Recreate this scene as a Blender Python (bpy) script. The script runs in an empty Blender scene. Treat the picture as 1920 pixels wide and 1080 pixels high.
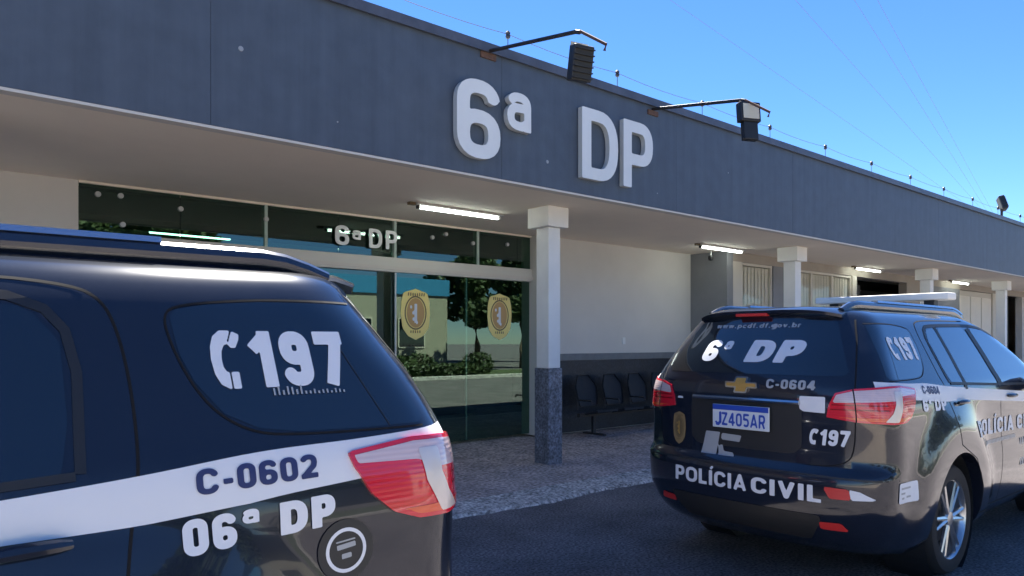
import bpy, bmesh, math, random
import numpy as np
from mathutils import Vector, Matrix
random.seed(7)
R = math.radians
S = bpy.context.scene

# ------------------------------------------------------------------ camera, sky, sun, exposure
cam = bpy.data.cameras.new('camera')
camo = bpy.data.objects.new('camera', cam)
S.collection.objects.link(camo)
S.camera = camo
YAW = 49.4                                   # degrees between the view axis and the facade
camo.location = (0, 0, 1.6)
camo.rotation_euler = (R(90), 0, R(-(90 - YAW)))
cam.sensor_width = 36
cam.lens = 26.0
cam.shift_y = 100 / 1920
cam.clip_start = 0.05
cam.clip_end = 2000

SUN_EL, SUN_AZ = 52.5, 34.0                  # azimuth from +Y towards +X
w = bpy.data.worlds.new('World')
S.world = w
w.use_nodes = True
nt = w.node_tree
bg = nt.nodes['Background']
sky = nt.nodes.new('ShaderNodeTexSky')
sky.sky_type = 'NISHITA'
sky.sun_disc = False
sky.sun_elevation = R(SUN_EL)
sky.sun_rotation = R(SUN_AZ)
sky.altitude = 2600
sky.air_density = 1.0
sky.dust_density = 0.05
sky.ozone_density = 5.4
hs = nt.nodes.new('ShaderNodeHueSaturation')
hs.inputs['Hue'].default_value = 0.506
hs.inputs['Saturation'].default_value = 1.16
nt.links.new(sky.outputs[0], hs.inputs['Color'])
nt.links.new(hs.outputs[0], bg.inputs[0])
bg.inputs[1].default_value = 0.05
sl = bpy.data.lights.new('sun', 'SUN')
sl.energy = 5.0
sl.angle = R(0.53)
sl.color = (1.0, 0.95, 0.87)
so = bpy.data.objects.new('sun', sl)
S.collection.objects.link(so)
sd = Vector((math.sin(R(SUN_AZ)) * math.cos(R(SUN_EL)), math.cos(R(SUN_AZ)) * math.cos(R(SUN_EL)), math.sin(R(SUN_EL))))
so.rotation_euler = sd.to_track_quat('Z', 'Y').to_euler()
so.location = sd * 60
S.view_settings.view_transform = 'Standard'
S.view_settings.look = 'None'
S.view_settings.gamma = 1
S.view_settings.exposure = 2.35
S.view_settings.use_curve_mapping = False

# ------------------------------------------------------------------ materials
def mat(name, col, rough=0.6, metal=0.0, coat=0.0, noise=0.0, scale=4.0, bump=0.0, bscale=60.0,
        emit=None, estr=0.0, spec=0.5, stretch=(1, 1, 1), col2=None, n2=None, rnoise=0.0):
    m = bpy.data.materials.new(name)
    m.use_nodes = True
    t = m.node_tree
    b = t.nodes['Principled BSDF']
    b.inputs['Base Color'].default_value = (*col, 1)
    b.inputs['Roughness'].default_value = rough
    b.inputs['Metallic'].default_value = metal
    b.inputs['Coat Weight'].default_value = coat
    b.inputs['Coat Roughness'].default_value = 0.03
    b.inputs['Specular IOR Level'].default_value = spec
    if emit:
        b.inputs['Emission Color'].default_value = (*emit, 1)
        b.inputs['Emission Strength'].default_value = estr
    if noise or bump or rnoise:
        tc = t.nodes.new('ShaderNodeTexCoord')
        mp = t.nodes.new('ShaderNodeMapping')
        mp.inputs['Scale'].default_value = stretch
        t.links.new(tc.outputs['Object'], mp.inputs[0])
    if noise:
        n = t.nodes.new('ShaderNodeTexNoise')
        n.inputs['Scale'].default_value = scale
        n.inputs['Detail'].default_value = 8
        n.inputs['Roughness'].default_value = 0.65
        t.links.new(mp.outputs[0], n.inputs['Vector'])
        cr = t.nodes.new('ShaderNodeValToRGB')
        cr.color_ramp.elements[0].position = 0.3
        cr.color_ramp.elements[1].position = 0.72
        c2 = col2 or tuple(min(1, c * (1 + noise)) for c in col)
        c1 = tuple(c * (1 - noise) for c in col) if not col2 else col
        cr.color_ramp.elements[0].color = (*c1, 1)
        cr.color_ramp.elements[1].color = (*c2, 1)
        t.links.new(n.outputs['Fac'], cr.inputs[0])
        last = cr.outputs[0]
        if n2:                                   # fine speckle of its own
            k = t.nodes.new('ShaderNodeTexNoise')
            k.inputs['Scale'].default_value = n2[0]
            k.inputs['Detail'].default_value = 3
            t.links.new(tc.outputs['Object'], k.inputs['Vector'])
            r2 = t.nodes.new('ShaderNodeMapRange')
            r2.inputs[1].default_value = 0.35
            r2.inputs[2].default_value = 0.68
            r2.inputs[3].default_value = 1 - n2[1]
            r2.inputs[4].default_value = 1 + n2[1]
            t.links.new(k.outputs['Fac'], r2.inputs[0])
            mx = t.nodes.new('ShaderNodeVectorMath')
            mx.operation = 'SCALE'
            t.links.new(last, mx.inputs[0])
            t.links.new(r2.outputs[0], mx.inputs['Scale'])
            last = mx.outputs[0]
        t.links.new(last, b.inputs['Base Color'])
    if rnoise:
        n = t.nodes.new('ShaderNodeTexNoise')
        n.inputs['Scale'].default_value = scale
        n.inputs['Detail'].default_value = 6
        t.links.new(mp.outputs[0], n.inputs['Vector'])
        r3 = t.nodes.new('ShaderNodeMapRange')
        r3.inputs[3].default_value = max(0, rough - rnoise)
        r3.inputs[4].default_value = rough + rnoise
        t.links.new(n.outputs['Fac'], r3.inputs[0])
        t.links.new(r3.outputs[0], b.inputs['Roughness'])
    if bump:
        n = t.nodes.new('ShaderNodeTexNoise')
        n.inputs['Scale'].default_value = bscale
        n.inputs['Detail'].default_value = 4
        t.links.new(tc.outputs['Object'], n.inputs['Vector'])
        bp = t.nodes.new('ShaderNodeBump')
        bp.inputs['Strength'].default_value = bump
        bp.inputs['Distance'].default_value = 0.01
        t.links.new(n.outputs['Fac'], bp.inputs['Height'])
        t.links.new(bp.outputs[0], b.inputs['Normal'])
    return m

def glass_mat(name, tint, refl=0.35, rough=0.0, top=1.0):
    """Thin architectural glass: tinted see-through plus a fresnel reflection."""
    m = bpy.data.materials.new(name)
    m.use_nodes = True
    t = m.node_tree
    t.nodes.remove(t.nodes['Principled BSDF'])
    out = t.nodes['Material Output']
    tr = t.nodes.new('ShaderNodeBsdfTransparent')
    tr.inputs[0].default_value = (*tint, 1)
    gl = t.nodes.new('ShaderNodeBsdfGlossy')
    gl.inputs['Roughness'].default_value = rough
    gl.inputs['Color'].default_value = (0.50, 0.62, 0.55, 1)
    fr = t.nodes.new('ShaderNodeFresnel')
    ge = t.nodes.new('ShaderNodeNewGeometry')
    io = t.nodes.new('ShaderNodeMapRange')          # same fresnel on the entering and the leaving face
    io.inputs[3].default_value = 1.55
    io.inputs[4].default_value = 1 / 1.55
    t.links.new(ge.outputs['Backfacing'], io.inputs[0])
    t.links.new(io.outputs[0], fr.inputs[0])
    mr = t.nodes.new('ShaderNodeMapRange')
    mr.inputs[3].default_value = refl * 0.4
    mr.inputs[4].default_value = top
    t.links.new(fr.outputs[0], mr.inputs[0])
    mx = t.nodes.new('ShaderNodeMixShader')
    t.links.new(mr.outputs[0], mx.inputs[0])
    t.links.new(tr.outputs[0], mx.inputs[1])
    t.links.new(gl.outputs[0], mx.inputs[2])
    t.links.new(mx.outputs[0], out.inputs[0])
    return m

M = {}
M['asphalt'] = mat('asphalt', (0.165, 0.150, 0.150), 0.88, noise=0.40, scale=1.3, bump=1.0, bscale=110, n2=(48, 0.60))
M['walk'] = mat('rough_concrete', (0.46, 0.385, 0.36), 0.85, noise=0.30, scale=2.2, bump=0.8, bscale=70, n2=(26, 0.55))
M['kerb'] = mat('worn_kerb', (0.52, 0.49, 0.46), 0.9, noise=0.45, scale=7, bump=1.0, bscale=40, n2=(30, 0.6))
M['plaster'] = mat('offwhite_plaster', (0.64, 0.61, 0.565), 0.75, noise=0.05, scale=0.9, bump=0.15, bscale=90)
M['soffit'] = mat('soffit_paint', (0.90, 0.785, 0.64), 0.8, noise=0.05, scale=0.7, bump=0.1, bscale=50)
M['soffit_edge'] = mat('drip_edge_paint', (0.66, 0.61, 0.54), 0.7)
M['pillar'] = mat('pillar_paint', (0.86, 0.84, 0.79), 0.6, noise=0.04, scale=3, bump=0.1)
M['dado'] = mat('navy_dado_paint', (0.016, 0.020, 0.030), 0.5, noise=0.3, scale=5, bump=0.4, bscale=50, n2=(40, 0.4))
M['mottled'] = mat('mottled_grey_paint', (0.17, 0.18, 0.21), 0.5, noise=0.45, scale=9, bump=0.5, bscale=60, n2=(35, 0.5))
M['dado_rail'] = mat('grey_dado_rail', (0.17, 0.18, 0.19), 0.6, noise=0.15, scale=6)
M['fascia'] = mat('navy_fascia_paint', (0.079, 0.100, 0.132), 0.55, noise=0.11, scale=2.2, bump=0.12, bscale=30,
                  stretch=(3.6, 1, 0.14), n2=(5, 0.07))
M['flashing'] = mat('metal_flashing', (0.11, 0.115, 0.135), 0.45, metal=0.3, noise=0.25, scale=4)
M['sign_white'] = mat('white_sign_paint', (0.78, 0.80, 0.79), 0.45, noise=0.03, scale=5)
M['bar_white'] = mat('white_bar_plastic', (0.90, 0.88, 0.82), 0.6, spec=0.3)
M['sign_side'] = mat('sign_edge_grey', (0.52, 0.54, 0.53), 0.5)
M['beam_white'] = mat('white_beam', (0.66, 0.63, 0.56), 0.5)
M['alu'] = mat('aluminium', (0.50, 0.51, 0.50), 0.4, metal=0.7)
M['steel_dark'] = mat('dark_steel', (0.045, 0.040, 0.040), 0.55, metal=0.4, noise=0.3, scale=20)
M['rust'] = mat('rusty_steel', (0.14, 0.075, 0.05), 0.8, noise=0.4, scale=25)
M['lamp_face'] = mat('lamp_face', (0.62, 0.58, 0.45), 0.25, spec=0.6)
M['black_plastic'] = mat('black_plastic', (0.018, 0.019, 0.021), 0.5)
M['rubber'] = mat('tyre_rubber', (0.022, 0.022, 0.023), 0.85, bump=0.3, bscale=90)
M['alloy'] = mat('alloy_wheel', (0.55, 0.56, 0.57), 0.25, metal=0.9)
M['paint'] = mat('black_car_paint', (0.010, 0.014, 0.026), 0.17, coat=0.7, rnoise=0.05, spec=0.35, scale=2.0)
M['car_glass'] = mat('tinted_car_glass', (0.006, 0.009, 0.013), 0.03, coat=1.0, spec=0.8)
M['gap'] = mat('panel_gap', (0.003, 0.003, 0.004), 0.9)
M['decal_white'] = mat('white_vinyl', (0.72, 0.74, 0.78), 0.45)
M['decal_navy'] = mat('navy_vinyl', (0.025, 0.035, 0.12), 0.45)
M['decal_red'] = mat('red_reflective_tape', (0.55, 0.03, 0.03), 0.35)
M['decal_grey'] = mat('grey_vinyl', (0.36, 0.38, 0.40), 0.4)
M['rail_silver'] = mat('silver_rail', (0.42, 0.47, 0.55), 0.16, metal=0.85)
M['rail_dark'] = mat('dark_rail', (0.012, 0.018, 0.035), 0.22, coat=1.0)
M['lamp_red'] = mat('red_lens', (0.68, 0.012, 0.035), 0.12, coat=1.0, emit=(0.5, 0.01, 0.01), estr=0.0)
M['lamp_dark'] = mat('dark_red_lens', (0.22, 0.004, 0.010), 0.12, coat=1.0)
M['lamp_orange'] = mat('orange_lens', (0.80, 0.10, 0.03), 0.12, coat=1.0)
M['lamp_clear'] = mat('clear_lens', (0.62, 0.50, 0.52), 0.10, coat=1.0)
M['lamp_chrome'] = mat('lamp_chrome', (0.70, 0.62, 0.58), 0.38, metal=0.5, coat=0.6)
for nm in ('lamp_red', 'lamp_clear', 'lamp_orange'):
    t_ = M[nm].node_tree
    tc_ = t_.nodes.new('ShaderNodeTexCoord')
    wv_ = t_.nodes.new('ShaderNodeTexWave')
    wv_.bands_direction = 'Z'
    wv_.inputs['Scale'].default_value = 22
    wv_.inputs['Distortion'].default_value = .3
    t_.links.new(tc_.outputs['Object'], wv_.inputs[0])
    bp_ = t_.nodes.new('ShaderNodeBump')
    bp_.inputs['Strength'].default_value = .07
    bp_.inputs['Distance'].default_value = .01
    t_.links.new(wv_.outputs[1], bp_.inputs['Height'])
    t_.links.new(bp_.outputs[0], t_.nodes['Principled BSDF'].inputs['Normal'])
    pr_n = t_.nodes['Principled BSDF']
    c_ = list(pr_n.inputs['Base Color'].default_value)
    rm_ = t_.nodes.new('ShaderNodeValToRGB')
    rm_.color_ramp.elements[0].color = (c_[0] * .93, c_[1] * .90, c_[2] * .90, 1)
    rm_.color_ramp.elements[1].color = c_
    t_.links.new(wv_.outputs[1], rm_.inputs[0])
    t_.links.new(rm_.outputs[0], pr_n.inputs['Base Color'])
M['chrome'] = mat('chrome_trim', (0.55, 0.57, 0.60), 0.12, metal=1.0)
M['gold'] = mat('gold_badge', (0.60, 0.36, 0.10), 0.35, metal=0.5)
M['plate_white'] = mat('plate_white', (0.62, 0.68, 0.74), 0.4)
M['plate_blue'] = mat('plate_blue', (0.02, 0.07, 0.42), 0.4)
M['badge_yellow'] = mat('badge_yellow', (0.90, 0.74, 0.25), 0.5)
M['badge_red'] = mat('badge_red', (0.55, 0.33, 0.12), 0.5)
M['badge_brown'] = mat('badge_brown', (0.16, 0.11, 0.05), 0.5)
M['tube'] = mat('lit_tube', (0.9, 0.95, 0.9), 0.4, emit=(0.88, 1.0, 0.94), estr=3.2)
M['tube_case'] = mat('fixture_white', (0.60, 0.58, 0.54), 0.4)
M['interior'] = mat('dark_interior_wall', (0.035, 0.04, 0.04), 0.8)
M['int_floor'] = mat('interior_floor', (0.10, 0.10, 0.10), 0.3)
M['int_ceiling'] = mat('interior_ceiling', (0.42, 0.52, 0.46), 0.8)
M['glass'] = glass_mat('green_tinted_glass', (0.36, 0.56, 0.48), 0.30)
M['glass_dark'] = glass_mat('window_glass', (0.96, 0.96, 0.95), 0.02, top=0.4)
M['blind'] = mat('cream_blind', (0.82, 0.76, 0.64), 0.7, noise=0.04, scale=3)
M['cream'] = mat('cream_frame', (0.62, 0.57, 0.48), 0.6)
M['grey_wall'] = mat('grey_wall_paint', (0.22, 0.225, 0.235), 0.7, noise=0.08, scale=2)
M['brown_wall'] = mat('beige_wall_paint', (0.38, 0.33, 0.27), 0.75, noise=0.08, scale=2)
M['seat'] = mat('black_seat', (0.020, 0.024, 0.032), 0.62, spec=0.3)
M['switch'] = mat('switch_plate', (0.75, 0.75, 0.73), 0.4)
M['roof'] = mat('roof_sheet', (0.25, 0.24, 0.23), 0.6)
M['yellow_build'] = mat('pale_yellow_render', (0.36, 0.34, 0.26), 0.8, noise=0.06, scale=2)
M['blue_band'] = mat('blue_band_paint', (0.03, 0.22, 0.42), 0.6)
M['leaf'] = mat('leaves', (0.055, 0.085, 0.025), 0.6, noise=0.4, scale=1.5)
M['bark'] = mat('bark', (0.12, 0.09, 0.06), 0.9, noise=0.3, scale=10)
M['grass'] = mat('grass_ground', (0.07, 0.095, 0.035), 0.95, noise=0.4, scale=3, bump=0.5)
M['wire'] = mat('wire_metal', (0.13, 0.14, 0.15), 0.5)
M['insulator'] = mat('dark_insulator', (0.03, 0.04, 0.06), 0.5)

# ------------------------------------------------------------------ mesh helpers
class MB:
    def __init__(s):
        s.v, s.f, s.m = [], [], []
    def add(s, vs, fs, mi=0):
        o = len(s.v)
        s.v += [tuple(v) for v in vs]
        s.f += [tuple(i + o for i in f) for f in fs]
        s.m += [mi] * len(fs)
        return s
    def box(s, x0, x1, y0, y1, z0, z1, mi=0, bev=0.0):
        b = min(bev, (x1 - x0) / 2.01, (y1 - y0) / 2.01, (z1 - z0) / 2.01)
        if b <= 0:
            vs = [(x, y, z) for x in (x0, x1) for y in (y0, y1) for z in (z0, z1)]
            return s.add(vs, [(0, 1, 3, 2), (4, 6, 7, 5), (0, 4, 5, 1), (2, 3, 7, 6), (0, 2, 6, 4), (1, 5, 7, 3)], mi)
        bm = bmesh.new()
        bmesh.ops.create_cube(bm, size=1)
        for v in bm.verts:
            v.co = Vector((x0 + (v.co.x + .5) * (x1 - x0), y0 + (v.co.y + .5) * (y1 - y0), z0 + (v.co.z + .5) * (z1 - z0)))
        bmesh.ops.bevel(bm, geom=list(bm.edges), offset=b, segments=2, affect='EDGES', profile=0.5)
        bm.verts.index_update()
        s.add([v.co[:] for v in bm.verts], [[v.index for v in f.verts] for f in bm.faces], mi)
        bm.free()
        return s
    def tube(s, pts, r, n=8, mi=0, cap=True):
        pts = [Vector(p) for p in pts]
        rs = r if isinstance(r, (list, tuple)) else [r] * len(pts)
        vs = []
        up = Vector((0, 0, 1))
        for i, p in enumerate(pts):
            d = (pts[min(i + 1, len(pts) - 1)] - pts[max(i - 1, 0)]).normalized()
            a = d.cross(up)
            if a.length < 1e-3:
                a = d.cross(Vector((1, 0, 0)))
            a.normalize()
            b = d.cross(a)
            for k in range(n):
                t = 2 * math.pi * k / n
                vs.append(p + (a * math.cos(t) + b * math.sin(t)) * rs[i])
        fs = []
        for i in range(len(pts) - 1):
            for k in range(n):
                fs.append((i * n + k, i * n + (k + 1) % n, (i + 1) * n + (k + 1) % n, (i + 1) * n + k))
        if cap:
            fs.append(tuple(range(n))[::-1])
            fs.append(tuple((len(pts) - 1) * n + k for k in range(n)))
        return s.add(vs, fs, mi)
    def lathe(s, prof, n=24, axis='z', c=(0, 0, 0), mi=0):
        vs, fs = [], []
        for (r, h) in prof:
            for k in range(n):
                t = 2 * math.pi * k / n
                a, b = r * math.cos(t), r * math.sin(t)
                p = {'z': (a, b, h), 'y': (a, h, b), 'x': (h, a, b)}[axis]
                vs.append((p[0] + c[0], p[1] + c[1], p[2] + c[2]))
        for i in range(len(prof) - 1):
            for k in range(n):
                fs.append((i * n + k, i * n + (k + 1) % n, (i + 1) * n + (k + 1) % n, (i + 1) * n + k))
        return s.add(vs, fs, mi)
    def build(s, name, mats, parent=None, smooth=False, angle=35):
        me = bpy.data.meshes.new(name)
        me.from_pydata(s.v, [], s.f)
        mats = mats if isinstance(mats, (list, tuple)) else [mats]
        for m in mats:
            me.materials.append(m)
        if len(mats) > 1:
            me.polygons.foreach_set('material_index', s.m)
        bm = bmesh.new()
        bm.from_mesh(me)
        bmesh.ops.recalc_face_normals(bm, faces=bm.faces)
        bm.to_mesh(me)
        bm.free()
        if smooth:
            me.polygons.foreach_set('use_smooth', [True] * len(me.polygons))
            me.set_sharp_from_angle(angle=R(angle))
        me.update()
        return link(name, me, parent)

def link(name, me, parent=None):
    o = bpy.data.objects.new(name, me)
    S.collection.objects.link(o)
    if parent:
        o.parent = parent
    return o

def tag(o, label=None, cat=None, group=None, kind=None):
    if label: o['label'] = label
    if cat: o['category'] = cat
    if group: o['group'] = group
    if kind: o['kind'] = kind
    return o

def thing(name, label, cat, loc=(0, 0, 0), rz=0, group=None):
    o = bpy.data.objects.new(name, None)
    S.collection.objects.link(o)
    o.location = loc
    o.rotation_euler = (0, 0, rz)
    o.empty_display_size = 0.2
    return tag(o, label, cat, group)

def copy_tree(o, parent=None):
    c = o.copy()
    S.collection.objects.link(c)
    c.parent = parent
    for ch in list(o.children):
        copy_tree(ch, c)
    return c

# ------------------------------------------------------------------ lettering: distance field glyphs -> filled cells
def seg(p, q, h, flat0=True, flat1=True):
    return ('s', p, q, h, flat0, flat1)

def path(pts, h, closed=False):
    out = []
    n = len(pts)
    for i in range(n if closed else n - 1):
        a, b = pts[i], pts[(i + 1) % n]
        out.append(seg(a, b, h))
        if closed or i > 0:
            out.append(('d', a, h))
    return out

def arc(cx, cy, rx, ry, a0, a1, n=14):
    q = lambda v: math.copysign(abs(v) ** .80, v)
    return [(cx + rx * q(math.cos(R(a0 + (a1 - a0) * i / n))), cy + ry * q(math.sin(R(a0 + (a1 - a0) * i / n)))) for i in range(n + 1)]

def field(prims, X, Y):
    D = np.full(X.shape, 1e9)
    for p in prims:
        if p[0] == 's':
            (ax, ay), (bx, by), h = p[1], p[2], p[3]
            dx, dy = bx - ax, by - ay
            L = math.hypot(dx, dy) or 1e-9
            dx, dy = dx / L, dy / L
            u = (X - ax) * dx + (Y - ay) * dy
            v = -(X - ax) * dy + (Y - ay) * dx
            qx = np.abs(u - L / 2) - L / 2
            qy = np.abs(v) - h
            d = np.hypot(np.maximum(qx, 0), np.maximum(qy, 0)) + np.minimum(np.maximum(qx, qy), 0)
        elif p[0] == 'd':
            d = np.hypot(X - p[1][0], Y - p[1][1]) - p[2]
        elif p[0] == 'poly':
            pts = p[1]
            n = len(pts)
            d = np.full(X.shape, 1e9)
            ins = np.zeros(X.shape, bool)
            for i in range(n):
                ax, ay = pts[i]
                bx, by = pts[(i + 1) % n]
                ex, ey = bx - ax, by - ay
                t = np.clip(((X - ax) * ex + (Y - ay) * ey) / (ex * ex + ey * ey + 1e-12), 0, 1)
                d = np.minimum(d, np.hypot(X - ax - t * ex, Y - ay - t * ey))
                c = ((ay > Y) != (by > Y)) & (X < (bx - ax) * (Y - ay) / ((by - ay) or 1e-12) + ax)
                ins ^= c
            d = np.where(ins, -d, d) - (p[2] if len(p) > 2 else 0)
        elif p[0] == 'cut':
            D = np.maximum(D, -field(p[1], X, Y))
            continue
        elif p[0] == 'and':
            D = np.maximum(D, field(p[1], X, Y))
            continue
        D = np.minimum(D, d)
    return D

def cells(prims, x0, x1, y0, y1, c):
    """Marching squares: returns 2D verts and the faces that fill the shape."""
    nx, ny = max(2, int(math.ceil((x1 - x0) / c))), max(2, int(math.ceil((y1 - y0) / c)))
    gx, gy = np.linspace(x0, x1, nx + 1), np.linspace(y0, y1, ny + 1)
    X, Y = np.meshgrid(gx, gy, indexing='ij')
    D = field(prims, X, Y)
    V, idx, F = [], {}, []
    def corner(i, j):
        k = (i, j)
        if k not in idx:
            idx[k] = len(V)
            V.append((gx[i], gy[j]))
        return idx[k]
    def cross(a, b):
        k = (a, b) if a < b else (b, a)
        if k not in idx:
            da, db = D[k[0]], D[k[1]]
            t = da / (da - db)
            t = min(max(t, 0.02), 0.98)
            idx[k] = len(V)
            V.append((gx[k[0][0]] + t * (gx[k[1][0]] - gx[k[0][0]]), gy[k[0][1]] + t * (gy[k[1][1]] - gy[k[0][1]])))
        return idx[k]
    for i in range(nx):
        for j in range(ny):
            q = [(i, j), (i + 1, j), (i + 1, j + 1), (i, j + 1)]
            s = [D[a] < 0 for a in q]
            if not any(s):
                continue
            poly = []
            for k in range(4):
                a, b = q[k], q[(k + 1) % 4]
                if s[k]:
                    poly.append(corner(*a))
                if s[k] != s[(k + 1) % 4]:
                    poly.append(cross(a, b))
            if len(poly) >= 3:
                F.append(tuple(poly))
    return V, F

def glyph(ch, h):
    """centre line strokes of one character, cap height 1; returns primitives and advance width"""
    L, B, T = h, h, 1 - h
    w_ = 0.60
    Rr = w_ - h
    cx = w_ / 2
    rx = (Rr - L) / 2
    if ch in '0O':
        if ch == 'O':
            w_ = 0.74; Rr = w_ - h; cx = w_ / 2; rx = (Rr - L) / 2
        pts = arc(cx, T - rx * 1.1, rx, rx * 1.1, 0, 180) + arc(cx, B + rx * 1.1, rx, rx * 1.1, 180, 360)
        return path(pts, h, True), w_
    if ch == '1':
        return path([(0.30, 0), (0.30, 1)], h) + path([(0.30, 0.90), (0.0 + h * .3, 0.66)], h * .9), 0.44
    if ch == '2':
        a = arc(cx, T - rx * 1.05, rx, rx * 1.05, 165, -20, 12)
        return path(a + [(Rr - .04, 0.50), (L + .01, B + .02)], h) + path([(0, B), (w_, B)], h), w_
    if ch == '3':
        return path(arc(cx - .02, .74, rx, .26 - h, 150, -80, 10), h) + path(arc(cx - .02, .28, rx, .28 - h, 80, -150, 10), h), w_
    if ch == '4':
        return path([(0.43, 0), (0.43, 1)], h) + path([(0.40, 0.96), (L - .02, 0.30)], h * .9) + path([(0, 0.28), (0.64, 0.28)], h * .9), 0.64
    if ch == '5':
        return path([(0.10, 1 - h), (Rr + h, 1 - h)], h) + path([(L + .03, 1), (L, .5)], h) + path(arc(cx, .33, rx, .33 - h, 130, -150, 12), h), w_
    if ch in '69':
        ry = 0.31 - h
        cyb = B + ry
        pr = path(arc(cx, cyb, rx, ry, 0, 360, 22)[:-1], h, True)
        top = arc(cx, T - rx * 1.02, rx, rx * 1.02, 12, 180, 12)
        pr += path(top + [(L, cyb)], h)
        if ch == '9':
            def fl(p):
                q = lambda a: (w_ - a[0], 1 - a[1])
                return ('s', q(p[1]), q(p[2]), *p[3:]) if p[0] == 's' else ('d', q(p[1]), p[2])
            pr = [fl(p) for p in pr]
        return pr, w_
    if ch == '7':
        return path([(0, T), (w_, T)], h) + path([(w_ - h * 1.05, T), (0.36, .48), (0.22, 0)], h), w_
    if ch == 'Z':
        return path([(0, T), (Rr, T), (L, B), (w_, B)], h), w_
    if ch == '8':
        return path(arc(cx, .745, rx * .92, .255 - h, 0, 360, 18)[:-1], h, True) + path(arc(cx, .28, rx, .28 - h, 0, 360, 18)[:-1], h, True), w_
    if ch == '-':
        return path([(0.03, 0.40), (0.33, 0.40)], h), 0.36
    if ch == '.':
        return path([(0.04, h), (0.04 + 2 * h, h)], h), 0.1 + 2 * h
    if ch == 'D':
        w_ = 0.68; Rr = w_ - h
        pts = [(L, B), (0.26, B)] + arc(0.30, 0.5, Rr - 0.30, 0.5 - h, -90, 90, 16) + [(0.26, T), (L, T)]
        return path(pts, h, True) + path([(L, 0), (L, 1)], h) + path([(0, B), (.26, B)], h) + path([(0, T), (.26, T)], h), w_
    if ch in 'PR':
        w_ = 0.62; Rr = w_ - h
        m_ = 0.42 + h * .1
        cy, ry = (T + m_) / 2, (T - m_) / 2
        pts = [(L, m_), (0.32, m_)] + arc(0.34, cy, Rr - 0.34, ry, -90, 90, 12) + [(0.30, T), (0, T)]
        pr = path(pts, h) + path([(L, 0), (L, 1)], h)
        if ch == 'R':
            pr += path([(.34, m_), (Rr, 0)], h)
        return pr, w_
    if ch == 'L':
        return path([(L, 0), (L, 1)], h) + path([(0, B), (0.50, B)], h), 0.52
    if ch == 'E':
        return path([(L, 0), (L, 1)], h) + path([(0, B), (0.5, B)], h) + path([(0, T), (0.5, T)], h) + path([(0, .5), (0.46, .5)], h), 0.53
    if ch == 'F':
        return path([(L, 0), (L, 1)], h) + path([(0, T), (0.5, T)], h) + path([(0, .52), (0.45, .52)], h), 0.52
    if ch == 'J':
        return path([(.46, 1), (.46, .28)] + arc(.27, .28, .19, .28 - h, 0, -180, 10), h), .54
    if ch in 'IÍ':
        pr = path([(L + .01, 0), (L + .01, 1)], h)
        if ch == 'Í':
            pr += path([(L, 1.08), (L + .13, 1.26)], h * .7)
        return pr, 2 * h + .03
    if ch == 'C':
        w_ = 0.68; Rr = w_ - h; cx = w_ / 2
        pts = arc(cx, T - .27, (Rr - L) / 2, .27, 12, 180, 12) + arc(cx, B + .27, (Rr - L) / 2, .27, 180, 348, 12)
        return path(pts, h), w_
    if ch == 'A':
        return path([(h * .9, 0), (0.36, 0.97)], h * .92) + path([(0.72 - h * .9, 0), (0.36, 0.97)], h * .92) + [('d', (.36, .95), h * .9)] + path([(.2, .26), (.52, .26)], h * .85), 0.72
    if ch == 'V':
        return path([(h * .9, 1), (0.34, 0.03)], h * .92) + path([(0.68 - h * .9, 1), (0.34, 0.03)], h * .92) + [('d', (.34, .05), h * .9)], 0.68
    if ch in 'aª':
        x = 0.70
        wa = .56; ra = wa - h
        pr = path(arc(wa / 2, x - h - .16, (ra - h) / 2, .16, 160, 0, 10) + [(ra, .1), (ra, 0)], h)
        pr += path([(ra, .43), (.30, .42)] + arc(.27, .24 + h * .15, .27 - h, .18 - h * .15, 90, 270, 10) + [(.34, h), (ra, .16)], h)
        if ch == 'ª':
            k = 0.60
            def sc(p):
                q = lambda a: (a[0] * k, a[1] * k + .56)
                return ('s', q(p[1]), q(p[2]), p[3] * k * .8, *p[4:]) if p[0] == 's' else ('d', q(p[1]), p[2] * k * .8)
            return [sc(p) for p in pr], wa * k
        return pr, wa
    x = .70
    bowl = path(arc(.27, x / 2, .27 - h, x / 2 - h, 0, 360, 16)[:-1], h, True)
    if ch == 'o': return bowl, .54
    if ch == 'c': return path(arc(.27, x / 2, .27 - h, x / 2 - h, 40, 320, 12), h), .50
    if ch == 'd': return bowl + path([(.54 - h, 0), (.54 - h, 1)], h), .54
    if ch == 'b': return bowl + path([(h, 0), (h, 1)], h), .54
    if ch == 'p': return bowl + path([(h, -.28), (h, x)], h), .54
    if ch == 'g': return bowl + path([(.54 - h, x), (.54 - h, -.1)] + arc(.28, -.1, .26 - h, .16, 0, -150, 8), h), .54
    if ch == 'f': return path([(.18, 0), (.18, .78)] + arc(.32, .78, .14, .14, 180, 90, 5), h) + path([(.02, .62), (.36, .62)], h * .8), .36
    if ch == 'r': return path([(h, 0), (h, x)], h) + path([(h, .4)] + arc(.28, .4, .18, .22, 180, 80, 6), h), .36
    if ch == 'v': return path([(h, x), (.26, .03)], h) + path([(.52 - h, x), (.26, .03)], h), .52
    if ch == 'w': return path([(h, x), (.2, .03)], h) + path([(.36, x), (.2, .03)], h) + path([(.36, x), (.52, .03)], h) + path([(.72 - h, x), (.52, .03)], h), .72
    return [], .30

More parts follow.
